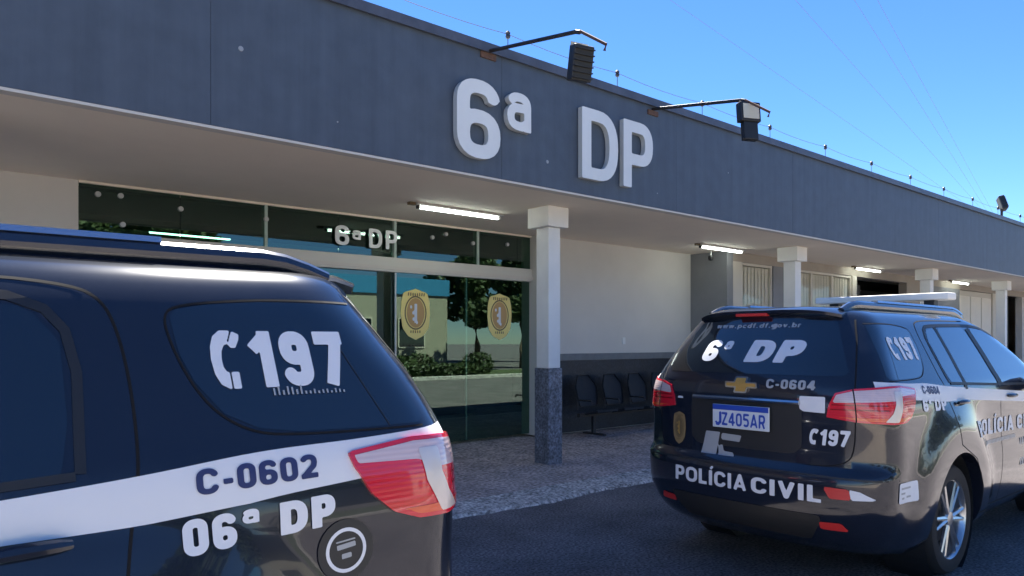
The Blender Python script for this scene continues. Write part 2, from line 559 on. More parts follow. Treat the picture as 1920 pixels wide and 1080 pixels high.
def phone():
    """telephone receiver pictogram, height 1, open to the right"""
    pr = [('poly', [(.22, 1), (.42, 1), (.56, .93), (.54, .84), (.46, .70), (.38, .70), (.33, .77), (.26, .75), (.20, .64), (.18, .5), (.19, .36),
                    (.24, .28), (.45, .28), (.45, 0), (.25, 0), (.11, .08), (.03, .25), (0, .5), (.02, .72), (.09, .90)], .004),
          ('cut', [seg((.44, 1.03), (.34, .80), .016), seg((.30, .30), (.30, -.02), .016)])]
    return pr, .60

def text2d(body, h=0.1, track=0.10, cell=0.055, shear=0.0, wide=1.0):
    """returns verts, faces in em units, total width"""
    V, F = [], []
    x = 0
    for ch in body:
        if ch == ' ':
            x += .32 * wide
            continue
        pr, adv = phone() if ch == '(' else glyph(ch, h)
        if pr:
            v, f = cells(pr, -.06, adv + .08, -.36 if ch in 'pg' else -.04, 1.36 if ch == 'Í' else 1.04, cell)
            o = len(V)
            V += [((a * wide + x), b) for a, b in v]
            F += [tuple(i + o for i in q) for q in f]
        x += (adv + track) * wide
    V = [(a + b * shear, b) for a, b in V]
    return V, F, x - track * wide

def solid_from_2d(V, F, depth, name, mats, parent, mapf):
    """front faces at depth 0, side walls back to depth"""
    mb = MB()
    n = len(V)
    fr = [mapf(a, b, 0) for a, b in V]
    bk = [mapf(a, b, depth) for a, b in V]
    cnt = {}
    for f in F:
        for i in range(len(f)):
            a, b = f[i], f[(i + 1) % len(f)]
            cnt[(a, b)] = cnt.get((a, b), 0) + 1
    side = [(a, b, b + n, a + n) for (a, b) in cnt if (b, a) not in cnt]
    mb.add(fr + bk, F, 0)
    mb.f += side
    mb.m += [1 if isinstance(mats, (list, tuple)) and len(mats) > 1 else 0] * len(side)
    return mb.build(name, mats, parent)

# ================================================================== THE SETTING
PH = 1.55     # rows of the facade, metres
FY = 6.0      # fascia plane
GY = 8.88     # glass and wall plane
HS = 3.30     # soffit height
FT = 4.64     # fascia top

mb = MB()
mb.add([(-300, -300, 0), (300, -300, 0), (300, 300, 0), (-300, 300, 0)], [(0, 1, 2, 3)])
tag(mb.build('ground', M['asphalt']), 'dark asphalt yard and the land around it', kind='structure')

M['yard'] = mat('bounce_concrete', (0.54, 0.46, 0.37), 0.9, noise=0.18, scale=.7, bump=.4, bscale=60, n2=(40, .25))  # unseen slabs behind the camera, added pale to bounce sunlight onto the soffit
mb = MB()
for i in range(10):
    for j in range(2):
        x0, y0 = -37.5 + i * 4.0, -7.18 + j * 2.60
        mb.box(x0 + .006, x0 + 3.994, y0 + .006, y0 + 2.594, -.05, .006)
tag(mb.build('bounce_slabs', M['yard']), 'pale concrete slabs added in the unseen yard to bounce sunlight', kind='structure')

# walkway under the canopy: slopes up towards the wall
mb = MB()
xs = np.linspace(-14, 40, 28)
for i in range(len(xs) - 1):
    a, b = xs[i], xs[i + 1]
    mb.add([(a, 5.72, .035), (b, 5.72, .035), (b, 13.2, .10), (a, 13.2, .10), (a, 5.72, -.05), (b, 5.72, -.05)],
           [(0, 1, 2, 3), (4, 5, 1, 0)])
tag(mb.build('pavement', M['walk']), 'rough grey concrete walkway under the canopy', kind='structure')
# worn kerb strip with an uneven outer edge
mb = MB()
n = 900
from mathutils import noise as mnoise
def edge_y(x):
    return 5.34 + .10 * mnoise.noise((x * .9, 0, 0)) + .06 * mnoise.noise((x * 5, 3, 0)) + .03 * mnoise.noise((x * 17, 7, 0))
for i in range(n):
    a, b = -14 + 54 * i / n, -14 + 54 * (i + 1) / n
    ja = edge_y(a)
    jb = edge_y(b)
    mb.add([(a, ja, -.01), (b, jb, -.01), (b, jb + .025, .030), (a, ja + .025, .030), (a, 5.719, .045), (b, 5.719, .045), (a, 5.78, .048), (b, 5.78, .048)],
           [(0, 1, 2, 3), (3, 2, 5, 4), (4, 5, 7, 6)])
tag(mb.build('kerb', M['kerb']), 'worn pale kerb edge of the walkway', kind='structure')

# ------------------------------------------------------------------ the police station
st = thing('police_station', 'low white station building with a deep navy fascia over its covered walkway', 'building')
X0B, X1B = -13.0, 38.0

def wallbox(name, x0, x1, y0, y1, z0, z1, m, parent=st, label=None, bev=0):
    o = MB().box(x0, x1, y0, y1, z0, z1, bev=bev).build(name, m, parent)
    if label: o['label'] = label
    return o

wallbox('fascia_frame', X0B, X1B, FY + .012, FY + .12, HS + .012, FT, M['fascia'])
for k in range(17):
    xa = X0B + 3.0 * k
    wallbox('fascia_panel', xa + .0012, xa + 2.9988, FY + random.uniform(-.0012, .0012), FY + .011, HS + .014, FT - .001, M['fascia'], bev=.002)
mb = MB()
mb.box(X0B, X1B, FY - .035, FY + .20, FT + .001, FT + .045)
mb.box(X0B, X1B, FY - .045, FY - .02, FT - .05, FT + .046)
mb.build('flashing', M['flashing'], st)
wallbox('drip_edge', X0B, X1B, FY - .004, FY + .10, HS - .012, HS + .010, M['soffit_edge'])
wallbox('soffit', X0B, X1B, FY + .101, GY + .5, HS, HS + .10, M['soffit'])
wallbox('roof', X0B, X1B, FY + .121, 20.0, FT - .20, FT - .10, M['roof'])

# walls: left, glazed hall, seating bay, return, right hand rooms
def dado(x0, x1, yf, z1=1.28):
    wallbox('dado', x0, x1, yf - .012, yf, .09, z1, M['dado'])
    wallbox('dado_rail', x0, x1, yf - .035, yf - .0005, z1 + .001, z1 + .115, M['dado_rail'], bev=.006)
GX0, GX1 = 1.60, 8.15
wallbox('wall', X0B, GX0, GY, GY + .2, .08, HS - .001, M['plaster'])
dado(X0B, GX0, GY)
wallbox('wall', GX1, 12.08, 8.72, 8.92, .08, HS - .001, M['plaster'])
dado(GX1 + .02, 12.06, 8.72)
wallbox('wall', 12.08, 12.28, 7.9, 8.93, .09, HS - .001, M['grey_wall'])
wallbox('wall', GX1 - .15, GX1 - .001, 8.72, 9.1, .09, HS - .001, M['plaster'])
YR = 7.90
segs = [  # plain stretches of the right hand front
    (12.281, 12.60, M['cream']), (13.72, 14.42, M['grey_wall']), (17.20, 17.42, M['cream']),
    (20.25, 22.0, M['brown_wall']), (22.0, 24.0, M['grey_wall']), (26.9, 28.0, M['cream']), (29.9, X1B, M['plaster'])]
for a, b, m in segs:
    wallbox('wall', a, b - .002, YR, YR + .2, .08, 3.12, m)
wallbox('lintel', 12.281, X1B, YR + .002, YR + .198, 3.121, HS - .001, M['brown_wall'])
wallbox('back_wall', X0B, X1B, 14.0, 14.2, 0, 4.40, M['interior'])
wallbox('back_wall', 12.285, X1B, 11.0, 11.2, .05, 3.29, M['brown_wall'])
for x in (X0B, X1B - .2):
    wallbox('gable_wall', x + .001, x + .199, YR + .25 if x > 0 else GY + .21, 13.99, 0, 4.42, M['plaster'])

def window(x0, x1, z0, z1, n, slats=True, depth=.16):
    fr = MB()
    t = .05
    y0, y1 = YR + .03, YR + .03 + .07
    fr.box(x0, x0 + t, y0, y1, z0, z1); fr.box(x1 - t, x1, y0, y1, z0, z1)
    fr.box(x0 + t, x1 - t, y0, y1, z1 - t, z1); fr.box(x0 + t, x1 - t, y0, y1, z0, z0 + t)
    for k in range(1, n):
        xx = x0 + (x1 - x0) * k / n
        fr.box(xx - .03, xx + .03, y0 + .001, y1 - .001, z0 + t, z1 - t)
    f = fr.build('window', M['cream'], st)
    MB().box(x0 + t, x1 - t, y0 + .03, y0 + .036, z0 + t, z1 - t).build('pane', M['glass_dark'], f)
    if slats:
        ws = .125
        k = int((x1 - x0 - .1) / ws)
        me = None
        for i in range(k):
            xx = x0 + t + .01 + i * ws
            a = random.uniform(-.02, .02) + .05
            if me is None:
                sb = MB()
                sb.add([(0, 0, 0), (ws * 1.22, .012, 0), (ws * 1.22, .016, 0), (0, .004, 0), (0, 0, z1 - z0 - .12), (ws * 1.22, .012, z1 - z0 - .12), (ws * 1.22, .016, z1 - z0 - .12), (0, .004, z1 - z0 - .12)],
                       [(0, 1, 5, 4), (2, 3, 7, 6), (1, 2, 6, 5), (3, 0, 4, 7), (0, 3, 2, 1), (4, 5, 6, 7)])
                o = sb.build('slat', M['blind'], f)
                me = o.data
            else:
                o = link('slat', me, f)
            o.location = (xx, YR + .078, z0 + .06)
            o.rotation_euler = (0, 0, a)
    return f
window(12.60, 13.72, 1.0, 3.12, 1)
window(14.42, 17.20, 1.0, 3.12, 3)
for a, b in ((12.60, 13.72), (14.42, 17.20), (28.0, 29.9)):
    wallbox('wall', a, b - .002, YR, YR + .2, .08, .999, M['brown_wall'])
# dark recessed openings
wallbox('recess_wall', 17.42, 20.25, YR + 1.2, YR + 1.3, .08, 3.12, M['grey_wall'])
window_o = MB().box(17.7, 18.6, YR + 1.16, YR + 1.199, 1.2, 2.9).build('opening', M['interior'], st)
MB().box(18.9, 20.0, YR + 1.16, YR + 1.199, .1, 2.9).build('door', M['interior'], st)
d = MB().box(24.0, 26.9, YR + .05, YR + .10, .09, 3.11).build('door', M['cream'], st)
for k in range(3):
    MB().box(24.1 + .95 * k, 24.95 + .95 * k, YR + .035, YR + .049, .2, 2.95, bev=.008).build('panel', M['blind'], d)
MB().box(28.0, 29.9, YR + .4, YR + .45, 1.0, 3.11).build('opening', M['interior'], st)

# interior of the hall seen through the glass
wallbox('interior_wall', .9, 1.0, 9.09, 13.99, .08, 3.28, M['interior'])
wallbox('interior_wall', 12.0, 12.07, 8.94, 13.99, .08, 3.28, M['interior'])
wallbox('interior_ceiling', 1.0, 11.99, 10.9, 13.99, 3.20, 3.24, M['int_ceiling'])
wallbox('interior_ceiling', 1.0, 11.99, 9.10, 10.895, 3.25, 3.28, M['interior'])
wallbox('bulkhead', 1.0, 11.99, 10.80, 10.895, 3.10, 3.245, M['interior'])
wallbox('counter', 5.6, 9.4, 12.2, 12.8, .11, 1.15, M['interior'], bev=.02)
for x, y in ((2.95, 11.4), (4.25, 11.0)):
    MB().box(x, x + 1.15, y, y + .05, 3.15, 3.19, bev=.01).build('interior_light', M['tube'], st)

# glazing: transom panes, white beam, fixed panes and sliding doors
BZ0, BZ1 = 2.56, 2.76
wallbox('beam', GX0, GX1 - .151, GY - .05, GY + .06, BZ0, BZ1, M['beam_white'], bev=.008)
wallbox('track', GX0, GX1 - .151, GY - .065, GY - .051, BZ0 + .03, BZ0 + .075, M['soffit_edge'])
joints = [GX0, 2.62, 3.62, 4.60, 5.42, 5.50, 6.92, 7.72, GX1 - .152]
glz = []
for a, b in zip(joints[:-1], joints[1:]):
    if b - a < .12:
        continue
    glz.append(MB().box(a + .004, b - .004, GY, GY + .010, BZ1 + .001, HS - .03).build('glass_pane', M['glass'], st))
for x in (3.62, 5.46, 6.92):
    MB().box(x - .018, x + .018, GY - .02, GY + .09, BZ1 + .001, HS - .003).build('glass_fin', M['int_ceiling'], st)
wallbox('head_frame', GX0, GX1 - .151, GY - .03, GY + .04, HS - .028, HS - .002, M['soffit'])
for x, z in ((1.78, 3.17), (2.0, 3.18), (2.62, 3.11), (3.62, 3.10), (2.02, 2.87), (6.08, 3.10), (6.32, 3.17), (6.82, 3.08), (7.5, 3.12)):
    c = MB()
    c.lathe([(0, -.035), (.028, -.035), (.030, -.028), (.030, 0)], 14, 'y', (x, GY, z))
    c.build('glass_clamp', M['alu'], st, smooth=True)
dj = [GX0, 3.15, 4.30, 5.46, 6.72, GX1 - .152]
for i, (a, b) in enumerate(zip(dj[:-1], dj[1:])):
    yy = GY - .02 if i in (1, 3) else GY + .02
    dr = MB().box(a + .003, b - .003, yy, yy + .010, .115, BZ0 - .002).build('glass_door' if i in (2, 3) else 'glass_pane', M['glass'], st)
    e = MB()
    e.box(a - .012, a + .012, yy - .008, yy + .018, .115, BZ0 - .003)
    e.build('edge_profile', M['alu'], dr)

# pillars with capital and painted base
def pillar(x):
    p = MB().box(x, x + .205, 6.78, 7.01, 1.26, 3.045, bev=.008).build('pillar', M['pillar'], st)
    c = MB()
    c.box(x - .08, x + .275, 6.70, 7.09, 3.046, HS - .001, bev=.008)
    c.build('capital', M['pillar'], p)
    b = MB()
    b.box(x - .018, x + .223, 6.762, 7.028, .03, 1.259, bev=.01)
    b.build('painted_base', M['mottled'], p)
for x in (.32, 6.42, 12.52, 18.72, 24.1, 30.2):
    pillar(x)

# surface bits on the walls and the fascia
MB().box(10.05, 10.13, 8.705, 8.719, 1.55, 1.67, bev=.004).build('switch_plate', M['switch'], st)
for x, z, r in ((2.24, 3.98, .022), (5.66, 3.60, .022), (7.6, 3.5, .01), (3.1, 3.55, .008), (9.2, 4.0, .01)):
    c = MB()
    c.lathe([(0, -.006), (r * .8, -.006), (r, 0)], 12, 'y', (x, FY, z))
    c.build('filler_patch', M['decal_grey'], st)

# ------------------------------------------------------------------ sign letters on the fascia
sg = thing('wall_sign', 'big raised white sign lettering on the navy fascia', 'sign', (4.36, FY, 3.44))
def sign_letter(ch, x, wdt, hgt, z, h=.08):
    pr, adv = glyph(ch, h)
    V, F = cells(pr, -.05, adv + .05, -.04, 1.04, .018)
    k = wdt / adv
    o = solid_from_2d(V, F, .065, 'letter', [M['sign_white'], M['sign_side']], sg,
                      lambda a, b, d: (x + a * k, -.075 + d, z + b * hgt))
    return o
sign_letter('6', 0.0, .56, .80, .02, .086)
def small_a():
    pr, adv = glyph('a', .082)
    V, F = cells(pr, -.05, adv + .05, -.04, .75, .022)
    solid_from_2d(V, F, .065, 'letter', [M['sign_white'], M['sign_side']], sg,
                  lambda a, b, d: (.655 + a * .60, -.075 + d, .40 + b * .575))
small_a()
sign_letter('D', 1.78, .62, .82, .045, .084)
sign_letter('P', 2.50, .56, .82, .045, .084)

# small sign on the transom glass
s2 = thing('door_sign', 'small white raised sign on the glass transom above the doors', 'sign', (4.53, GY, 2.865))
def small_sign(body, x, z, hgt, wdt):
    V, F, wd = text2d(body, h=.085, cell=.06, wide=1.05)
    k = wdt / wd
    solid_from_2d(V, F, .012, 'letter', M['sign_white'], s2, lambda a, b, d: (x + a * k, -.055 + d, z + b * hgt))
small_sign('6', 0, 0, .26, .20)
pr_, ad_ = glyph('a', .08)
V_, F_ = cells(pr_, -.05, ad_ + .05, -.04, .75, .04)
solid_from_2d(V_, F_, .012, 'letter', M['sign_white'], s2, lambda a, b, d: (.25 + a * .22, -.055 + d, .09 + b * .18))
small_sign('D', .50, 0, .26, .20)
small_sign('P', .76, 0, .26, .18)

# ------------------------------------------------------------------ crests on the doors
def crest(parent, mapf, nm='crest', s=1.0, mats=None):
    """rounded shield; u,v in -.5...5 widths/heights"""
    out = [('poly', [(-.40, .42), (-.2, .46), (0, .50), (.2, .46), (.40, .42), (.47, .25), (.49, 0), (.44, -.28), (.26, -.44), (0, -.52), (-.26, -.44), (-.44, -.28), (-.49, 0), (-.47, .25)])]
    mid = [('poly', [(0.30 * math.cos(t), .02 + .30 * math.sin(t)) for t in np.linspace(0, 2 * math.pi, 20)[:-1]])]
    bits = []
    rr = random.Random(3)
    for k in range(5):
        bits.append(('d', (rr.uniform(-.16, .16), rr.uniform(-.2, .2)), .035))
    bits.append(seg((0, -.18), (0, .2), .045))
    words = [seg((-.26 + i * .075, .385 + .01 * math.cos(i)), (-.225 + i * .075, .385), .035) for i in range(8)]
    words += [seg((-.18 + i * .075, -.355), (-.145 + i * .075, -.355), .03) for i in range(5)]
    ring = [('poly', [(0.37 * math.cos(t), .02 + .34 * math.sin(t)) for t in np.linspace(0, 2 * math.pi, 28)[:-1]]),
            ('cut', [('poly', [(0.33 * math.cos(t), .02 + .31 * math.sin(t)) for t in np.linspace(0, 2 * math.pi, 28)[:-1]])])]
    mats = mats or (M['badge_yellow'], M['badge_red'], M['decal_white'], M['badge_brown'])
    V, F = cells(out, -.52, .52, -.54, .52, .06)
    base = MB().add([mapf(a, b, 0) for a, b in V], F).build(nm, mats[0], parent)
    for k, (prm, m) in enumerate(((ring, mats[3]), (mid, mats[1]), (bits, mats[2]), (words, mats[3]))):
        V, F = cells(prm, -.52, .52, -.54, .52, .02 if k != 1 else .05)
        m3 = MB().add([mapf(a, b, .0012 * (k + 1)) for a, b in V], F)
        base = base
        m3.build(nm + '_print', m, parent)
    return base
doors = sorted([c for c in st.children if c.name.startswith('glass_door')], key=lambda c: c.data.vertices[0].co.x)
for dr, (cx_, yy) in zip(doors, ((5.79, GY - .02), (7.37, GY + .02))):
    crest(dr, lambda a, b, o, cx_=cx_, yy=yy: (cx_ + a * .50, yy - .004 - o, 1.99 + b * .71))

# ------------------------------------------------------------------ soffit tube lights
LAMP_LABELS = {5.0: 'lit fluorescent tube fixture on the soffit in front of the glass entrance',
               10.85: 'lit fluorescent tube fixture on the soffit by the seating bay',
               16.75: 'tube fixture on the soffit in front of the blinds',
               22.6: 'small distant tube fixture on the soffit at the far end'}
proto = None
for x, lb in LAMP_LABELS.items():
    if proto is None:
        proto = thing('tube_light', lb, 'light fixture', (x, 7.65, HS), 0, 'tube lights under the canopy')
        MB().box(0, 1.36, -.06, .06, -.030, -.001, bev=.006).build('housing', M['tube_case'], proto)
        MB().tube([(.06, 0, -.052), (1.30, 0, -.052)], .018, 10).build('tube', M['tube'], proto, smooth=True)
        MB().box(.02, .055, -.022, .022, -.07, -.031).build('socket', M['black_plastic'], proto)
        MB().box(1.305, 1.34, -.022, .022, -.07, -.031).build('socket', M['tube_case'], proto)
        MB().box(-.10, -.015, -.03, .03, -.035, -.001).build('junction_box', M['badge_brown'], proto)
    else:
        c = copy_tree(proto)
        c.location = (x, 7.65, HS)
        c['label'] = lb

# ------------------------------------------------------------------ floodlights on arms
def floodlight(x, label, face, drop=0.0, zb=4.60):
    t = thing('floodlight', label, 'floodlight', (x, FY, zb), 0, 'floodlights on arms over the fascia')
    MB().box(-.10, .10, -.02, .015, -.07, -.01).build('bracket', M['rust'], t)
    a = MB()
    a.tube([(0, .10, .0), (0, -.02, .01), (0, -1.28, -.19 + drop), (0, -1.33, -.21 + drop)], .020, 8)
    a.build('arm', M['steel_dark'], t, smooth=True)
    b = MB()
    b.tube([(0, -1.33, -.20 + drop), (.03, -1.62, -.40 + drop), (.03, -1.60, -.45 + drop)], .014, 8)
    b.build('bent_bar', M['rust'], t, smooth=True)
    return t
f1 = floodlight(4.81, 'black floodlight box on a long arm over the digit and letters of the sign', 0)
hd = MB()
hd.box(-.105, .105, -.05, .05, -.18, .13, bev=.012)
for k in range(6):
    hd.box(-.10, .10, -.075, -.051, -.16 + k * .05, -.15 + k * .05)
h1 = hd.build('lamp_housing', M['black_plastic'], f1)
h1.location = (.0, -1.34, -.47)
h1.rotation_euler = (R(12), 0, R(-14))
MB().box(-.09, .09, .051, .056, -.16, .16).build('lamp_face', M['lamp_face'], h1)
f2 = floodlight(7.50, 'floodlight on a long arm past the last letter with its pale face showing', 0, zb=4.55)
h2 = MB().box(-.13, .13, -.05, .05, -.03, .20, bev=.012).build('lamp_housing', M['black_plastic'], f2)
h2.location = (.03, -1.36, -.43)
h2.rotation_euler = (R(-6), 0, R(-25))
MB().box(-.10, .10, -.058, -.051, .0, .17).build('lamp_face', M['lamp_face'], h2)
MB().box(-.09, .09, -.04, .04, -.24, -.031, bev=.01).build('ballast_box', M['black_plastic'], h2)
f3 = thing('spotlight', 'small spotlight with pale face standing on the far end of the fascia', 'floodlight', (21.25, FY + .05, FT + .04))
MB().tube([(0, 0, 0), (0, 0, .22)], .03, 8).build('stem', M['steel_dark'], f3)
h3 = MB().box(-.13, .13, -.07, .07, -.18, .18, bev=.03).build('lamp_housing', M['black_plastic'], f3)
h3.location = (.05, 0, .36)
h3.rotation_euler = (R(-14), R(14), R(30))
MB().box(-.10, .10, -.08, -.071, -.14, .14).build('lamp_face', M['plate_white'], h3)

# ------------------------------------------------------------------ electric fence on the roof edge
ef = thing('electric_fence', 'thin electric fence wire on small posts along the roof edge', 'fence', (0, 6.1, FT + .04))
px = [5.17 + 1.775 * k for k in range(-9, 17)]
pm = im = None
for x in px:
    if pm is None:
        a = MB().tube([(0, 0, 0), (0, 0, .26)], .005, 6).build('post', M['wire'], ef)
        b = MB().lathe([(0, .195), (.02, .195), (.028, .215), (.022, .235), (.028, .255), (.012, .275), (0, .275)], 10).build('insulator', M['insulator'], a)
        pm, im = a.data, b.data
    else:
        a = link('post', pm, ef)
        b = link('insulator', im, a)
    a.location = (x, 0, 0)
mb = MB()
pts = []
for i in range(len(px) - 1):
    for k in range(6):
        t = k / 6
        pts.append((px[i] + t * 1.775, 0, .24 - .03 * 4 * t * (1 - t)))
mb.tube(pts, .0035, 5)
mb.build('fence_wire', M['wire'], ef)

# security camera
sc = thing('security_camera', 'small dark security camera hanging at the corner of the grey return wall', 'camera', (11.85, 8.1, HS))
MB().tube([(0, 0, 0), (0, 0, -.10)], .015, 8).build('stem', M['alu'], sc)
MB().lathe([(0, -.19), (.04, -.18), (.055, -.14), (.05, -.10), (0, -.10)], 14).build('housing', M['black_plastic'], sc, smooth=True)

# ------------------------------------------------------------------ waiting seats
wb = thing('waiting_bench', 'row of black waiting seats on one beam against the dark dado', 'bench', (8.5, 8.10, .06))
MB().box(-.05, 2.75, .10, .17, .33, .39, bev=.008).build('beam', M['steel_dark'], wb)
sb_ = None
for k in range(4):
    x = .07 + k * .64
    if sb_ is None:
        V = []
        mb = MB()
        n = 10
        for i in range(n + 1):
            t = i / n
            y = -.17 + .42 * t
            z = .42 + .03 * math.cos(t * math.pi) - .02 * t
            V.append((y, z))
        mb.add([(x_, y, z) for y, z in V for x_ in (0, .48)] + [(x_, y, z - .03) for y, z in V for x_ in (0, .48)],
               [(2 * i, 2 * i + 1, 2 * i + 3, 2 * i + 2) for i in range(n)] +
               [(2 * i + 22, 2 * i + 2 + 22, 2 * i + 3 + 22, 2 * i + 1 + 22) for i in range(n)] +
               [(2 * i, 2 * i + 2, 2 * i + 24, 2 * i + 22) for i in range(n)] + [(2 * i + 1, 2 * i + 23, 2 * i + 25, 2 * i + 3) for i in range(n)] +
               [(0, 22, 23, 1), (20, 21, 43, 42)])
        s_ = mb.build('seat', M['seat'], wb, smooth=True)
        bb = MB()
        prm = [('poly', [(.05, .0), (.43, .0), (.46, .30), (.36, .46), (.12, .46), (.02, .30)], .02)]
        V2, F2 = cells(prm, -.03, .51, -.04, .52, .05)
        b_ = solid_from_2d(V2, F2, .03, 'backrest', M['seat'], wb,
                           lambda a, b, d: (a, .26 + b * .22 + .05 * math.cos((a - .24) * 6) - d, .50 + b))
        smesh, bmesh_ = s_.data, b_.data
        ar = MB().tube([(0, .20, .44), (0, .20, .60), (0, -.10, .60), (0, -.12, .56)], .014, 6).build('armrest', M['steel_dark'], wb)
        arm = ar.data
        sb_ = True
    else:
        s_ = link('seat', smesh, wb); b_ = link('backrest', bmesh_, wb); ar = link('armrest', arm, wb)
    s_.location = (x, 0, 0); b_.location = (x, 0, 0); ar.location = (x - .07, 0, 0)
ar = link('armrest', arm, wb); ar.location = (2.64, 0, 0)
for x in (.30, 2.35):
    l = MB()
    l.box(x - .03, x + .03, .11, .16, .06, .33)
    l.box(x - .03, x + .03, -.12, .36, .03, .06, bev=.008)
    l.build('leg', M['steel_dark'], wb)

# ------------------------------------------------------------------ overhead power lines
near = [(20.0, 15.3, 13), (23.3, 12.6, 13), (24.7, 11.3, 13), (25.3, 10.8, 13)]
far = [(60, 18.6, 10.9), (60, 18.0, 10.6), (60, 18.0, 10.9), (60, 17.7, 10.9)]
PLL = ['lowest thin power line crossing the blue sky, starting furthest left', 'thin power line second from the left in the sky',
       'thin power line third from the left in the sky', 'rightmost thin power line in the sky']
for a, b, lb in zip(near, far, PLL):
    a, b = Vector(a), Vector(b)
    p0 = a - (b - a) * .9
    p1 = b + (b - a) * .3
    pts = []
    for k in range(25):
        t = k / 24
        p = p0.lerp(p1, t)
        pts.append(p)
    tag(MB().tube(pts, .006, 5).build('power_line', M['wire']), lb, 'cable', 'power lines over the building')

# ================================================================== THE CARS
# --- BODY SURFACE (pure maths)
# z, half width, rear x, front x, rear corner length, front corner length
ROWS = np.array([
    (.25, .80, .24, 4.68, .42, .8), (.32, .865, .13, 4.78, .42, .8), (.45, .905, .03, 4.86, .42, .8),
    (.58, .925, -.01, 4.90, .40, .8), (.70, .932, -.01, 4.90, .40, .8), (.775, .934, .005, 4.88, .38, .8),
    (.82, .934, .055, 4.87, .36, .8), (1.00, .932, .065, 4.82, .34, .8), (1.10, .930, .065, 4.70, .33, .9),
    (1.16, .926, .065, 4.34, .33, .9), (1.22, .918, .065, 3.90, .33, .8), (1.30, .898, .072, 3.68, .33, .7),
    (1.36, .868, .088, 3.58, .33, .6), (1.50, .800, .150, 3.32, .34, .5), (1.62, .738, .222, 3.08, .36, .5),
    (1.70, .694, .275, 2.90, .36, .5), (1.745, .660, .30, 2.76, .36, .5), (1.785, .615, .315, 2.62, .36, .5),
    (1.820, .52, .36, 2.46, .36, .5), (1.842, .38, .50, 2.30, .36, .4), (1.852, .18, .84, 2.05, .3, .3)])
XW, XF, ZW, RW = 1.19, 4.035, .38, .385
def pchip(xs, ys):
    h = np.diff(xs); d = np.diff(ys) / h
    m = np.zeros(len(xs)); m[0] = d[0]; m[-1] = d[-1]
    for i in range(1, len(xs) - 1):
        if d[i - 1] * d[i] > 0:
            w1, w2 = 2 * h[i] + h[i - 1], h[i] + 2 * h[i - 1]
            m[i] = (w1 + w2) / (w1 / d[i - 1] + w2 / d[i])
    def f(x):
        x = min(max(x, xs[0]), xs[-1])
        i = min(max(int(np.searchsorted(xs, x)) - 1, 0), len(xs) - 2)
        t = (x - xs[i]) / h[i]
        return ((1 + 2 * t) * (1 - t) ** 2 * ys[i] + t * (1 - t) ** 2 * h[i] * m[i] + t * t * (3 - 2 * t) * ys[i + 1] + t * t * (t - 1) * h[i] * m[i + 1])
    return f
FW, FR, FF, FL, FG = [pchip(ROWS[:, 0], ROWS[:, k]) for k in range(1, 6)]
NR, NF = 3.0, 2.5
def sstep(a, b, x):
    t = min(max((x - a) / (b - a), 0), 1)
    return t * t * (3 - 2 * t)
def bulge(x, z):
    v = 0
    for xc in (XW, XF):
        r = math.hypot(x - xc, (z - ZW) * 1.0)
        v += .052 * sstep(.86, .58, r) * sstep(1.27, 1.14, z)
    return v - .012 * sstep(.30, .1, abs(z - .98)) * sstep(1.6, 1.9, x) * sstep(3.4, 3.1, x)
def outline(k, z):
    """k in 0..1: rear centre -> side -> front centre; half outline point (x, halfy)"""
    W, xr, xf, lr, lf = FW(z), FR(z), FF(z), FL(z), FG(z)
    if k < .3:
        a = k / .3 * math.pi / 2
        x = xr + lr * (1 - max(math.cos(a), 0) ** (2 / NR)); y = W * max(math.sin(a), 0) ** (2 / NR)
    elif k < .7:
        t = (k - .3) / .4
        x = xr + lr + t * ((xf - lf) - (xr + lr)); y = W
    else:
        a = (1 - k) / .3 * math.pi / 2
        x = xf - lf * (1 - max(math.cos(a), 0) ** (2 / NF)); y = W * max(math.sin(a), 0) ** (2 / NF)
    y += bulge(x, z) * sstep(.35, .8, y / max(W, .01)) * (1 if z < 1.25 else 0)
    return x, y
def side_w(x, z):
    W, xr, xf, lr, lf = FW(z), FR(z), FF(z), FL(z), FG(z)
    if x < xr + lr:
        t = min(max((x - xr) / lr, 0), 1)
        y = W * (1 - (1 - t) ** NR) ** (1 / NR)
    elif x > xf - lf:
        t = min(max((xf - x) / lf, 0), 1)
        y = W * (1 - (1 - t) ** NF) ** (1 / NF)
    else:
        y = W
    return y + bulge(x, z) * sstep(.35, .8, y / max(W, .01)) * (1 if z < 1.25 else 0)
def rear_x(y, z):
    W, xr, lr = FW(z), FR(z), FL(z)
    t = min(abs(y) / W, .9999)
    return xr + lr * (1 - (1 - t ** NR) ** (1 / NR))
# arc length along the plan outline at lamp height
_N = 240
_o = [outline(.30 * i / _N, 1.2) for i in range(_N + 1)]
_s = [0.0]
for i in range(_N):
    _s.append(_s[-1] + math.hypot(_o[i + 1][0] - _o[i][0], _o[i + 1][1] - _o[i][1]))
S90 = _s[-1]
def s_of_y(y): return float(np.interp(abs(y), [p[1] for p in _o], _s))
def s_of_x(x):
    x90 = _o[-1][0]
    return S90 + x - x90 if x > x90 else float(np.interp(x, [p[0] for p in _o], _s))
def corner_xy(s, z):
    if s >= S90:
        x = FR(z) + FL(z) + s - S90
        return x, side_w(x, z)
    k = float(np.interp(s, _s, [.30 * i / _N for i in range(_N + 1)]))
    return outline(k, z)
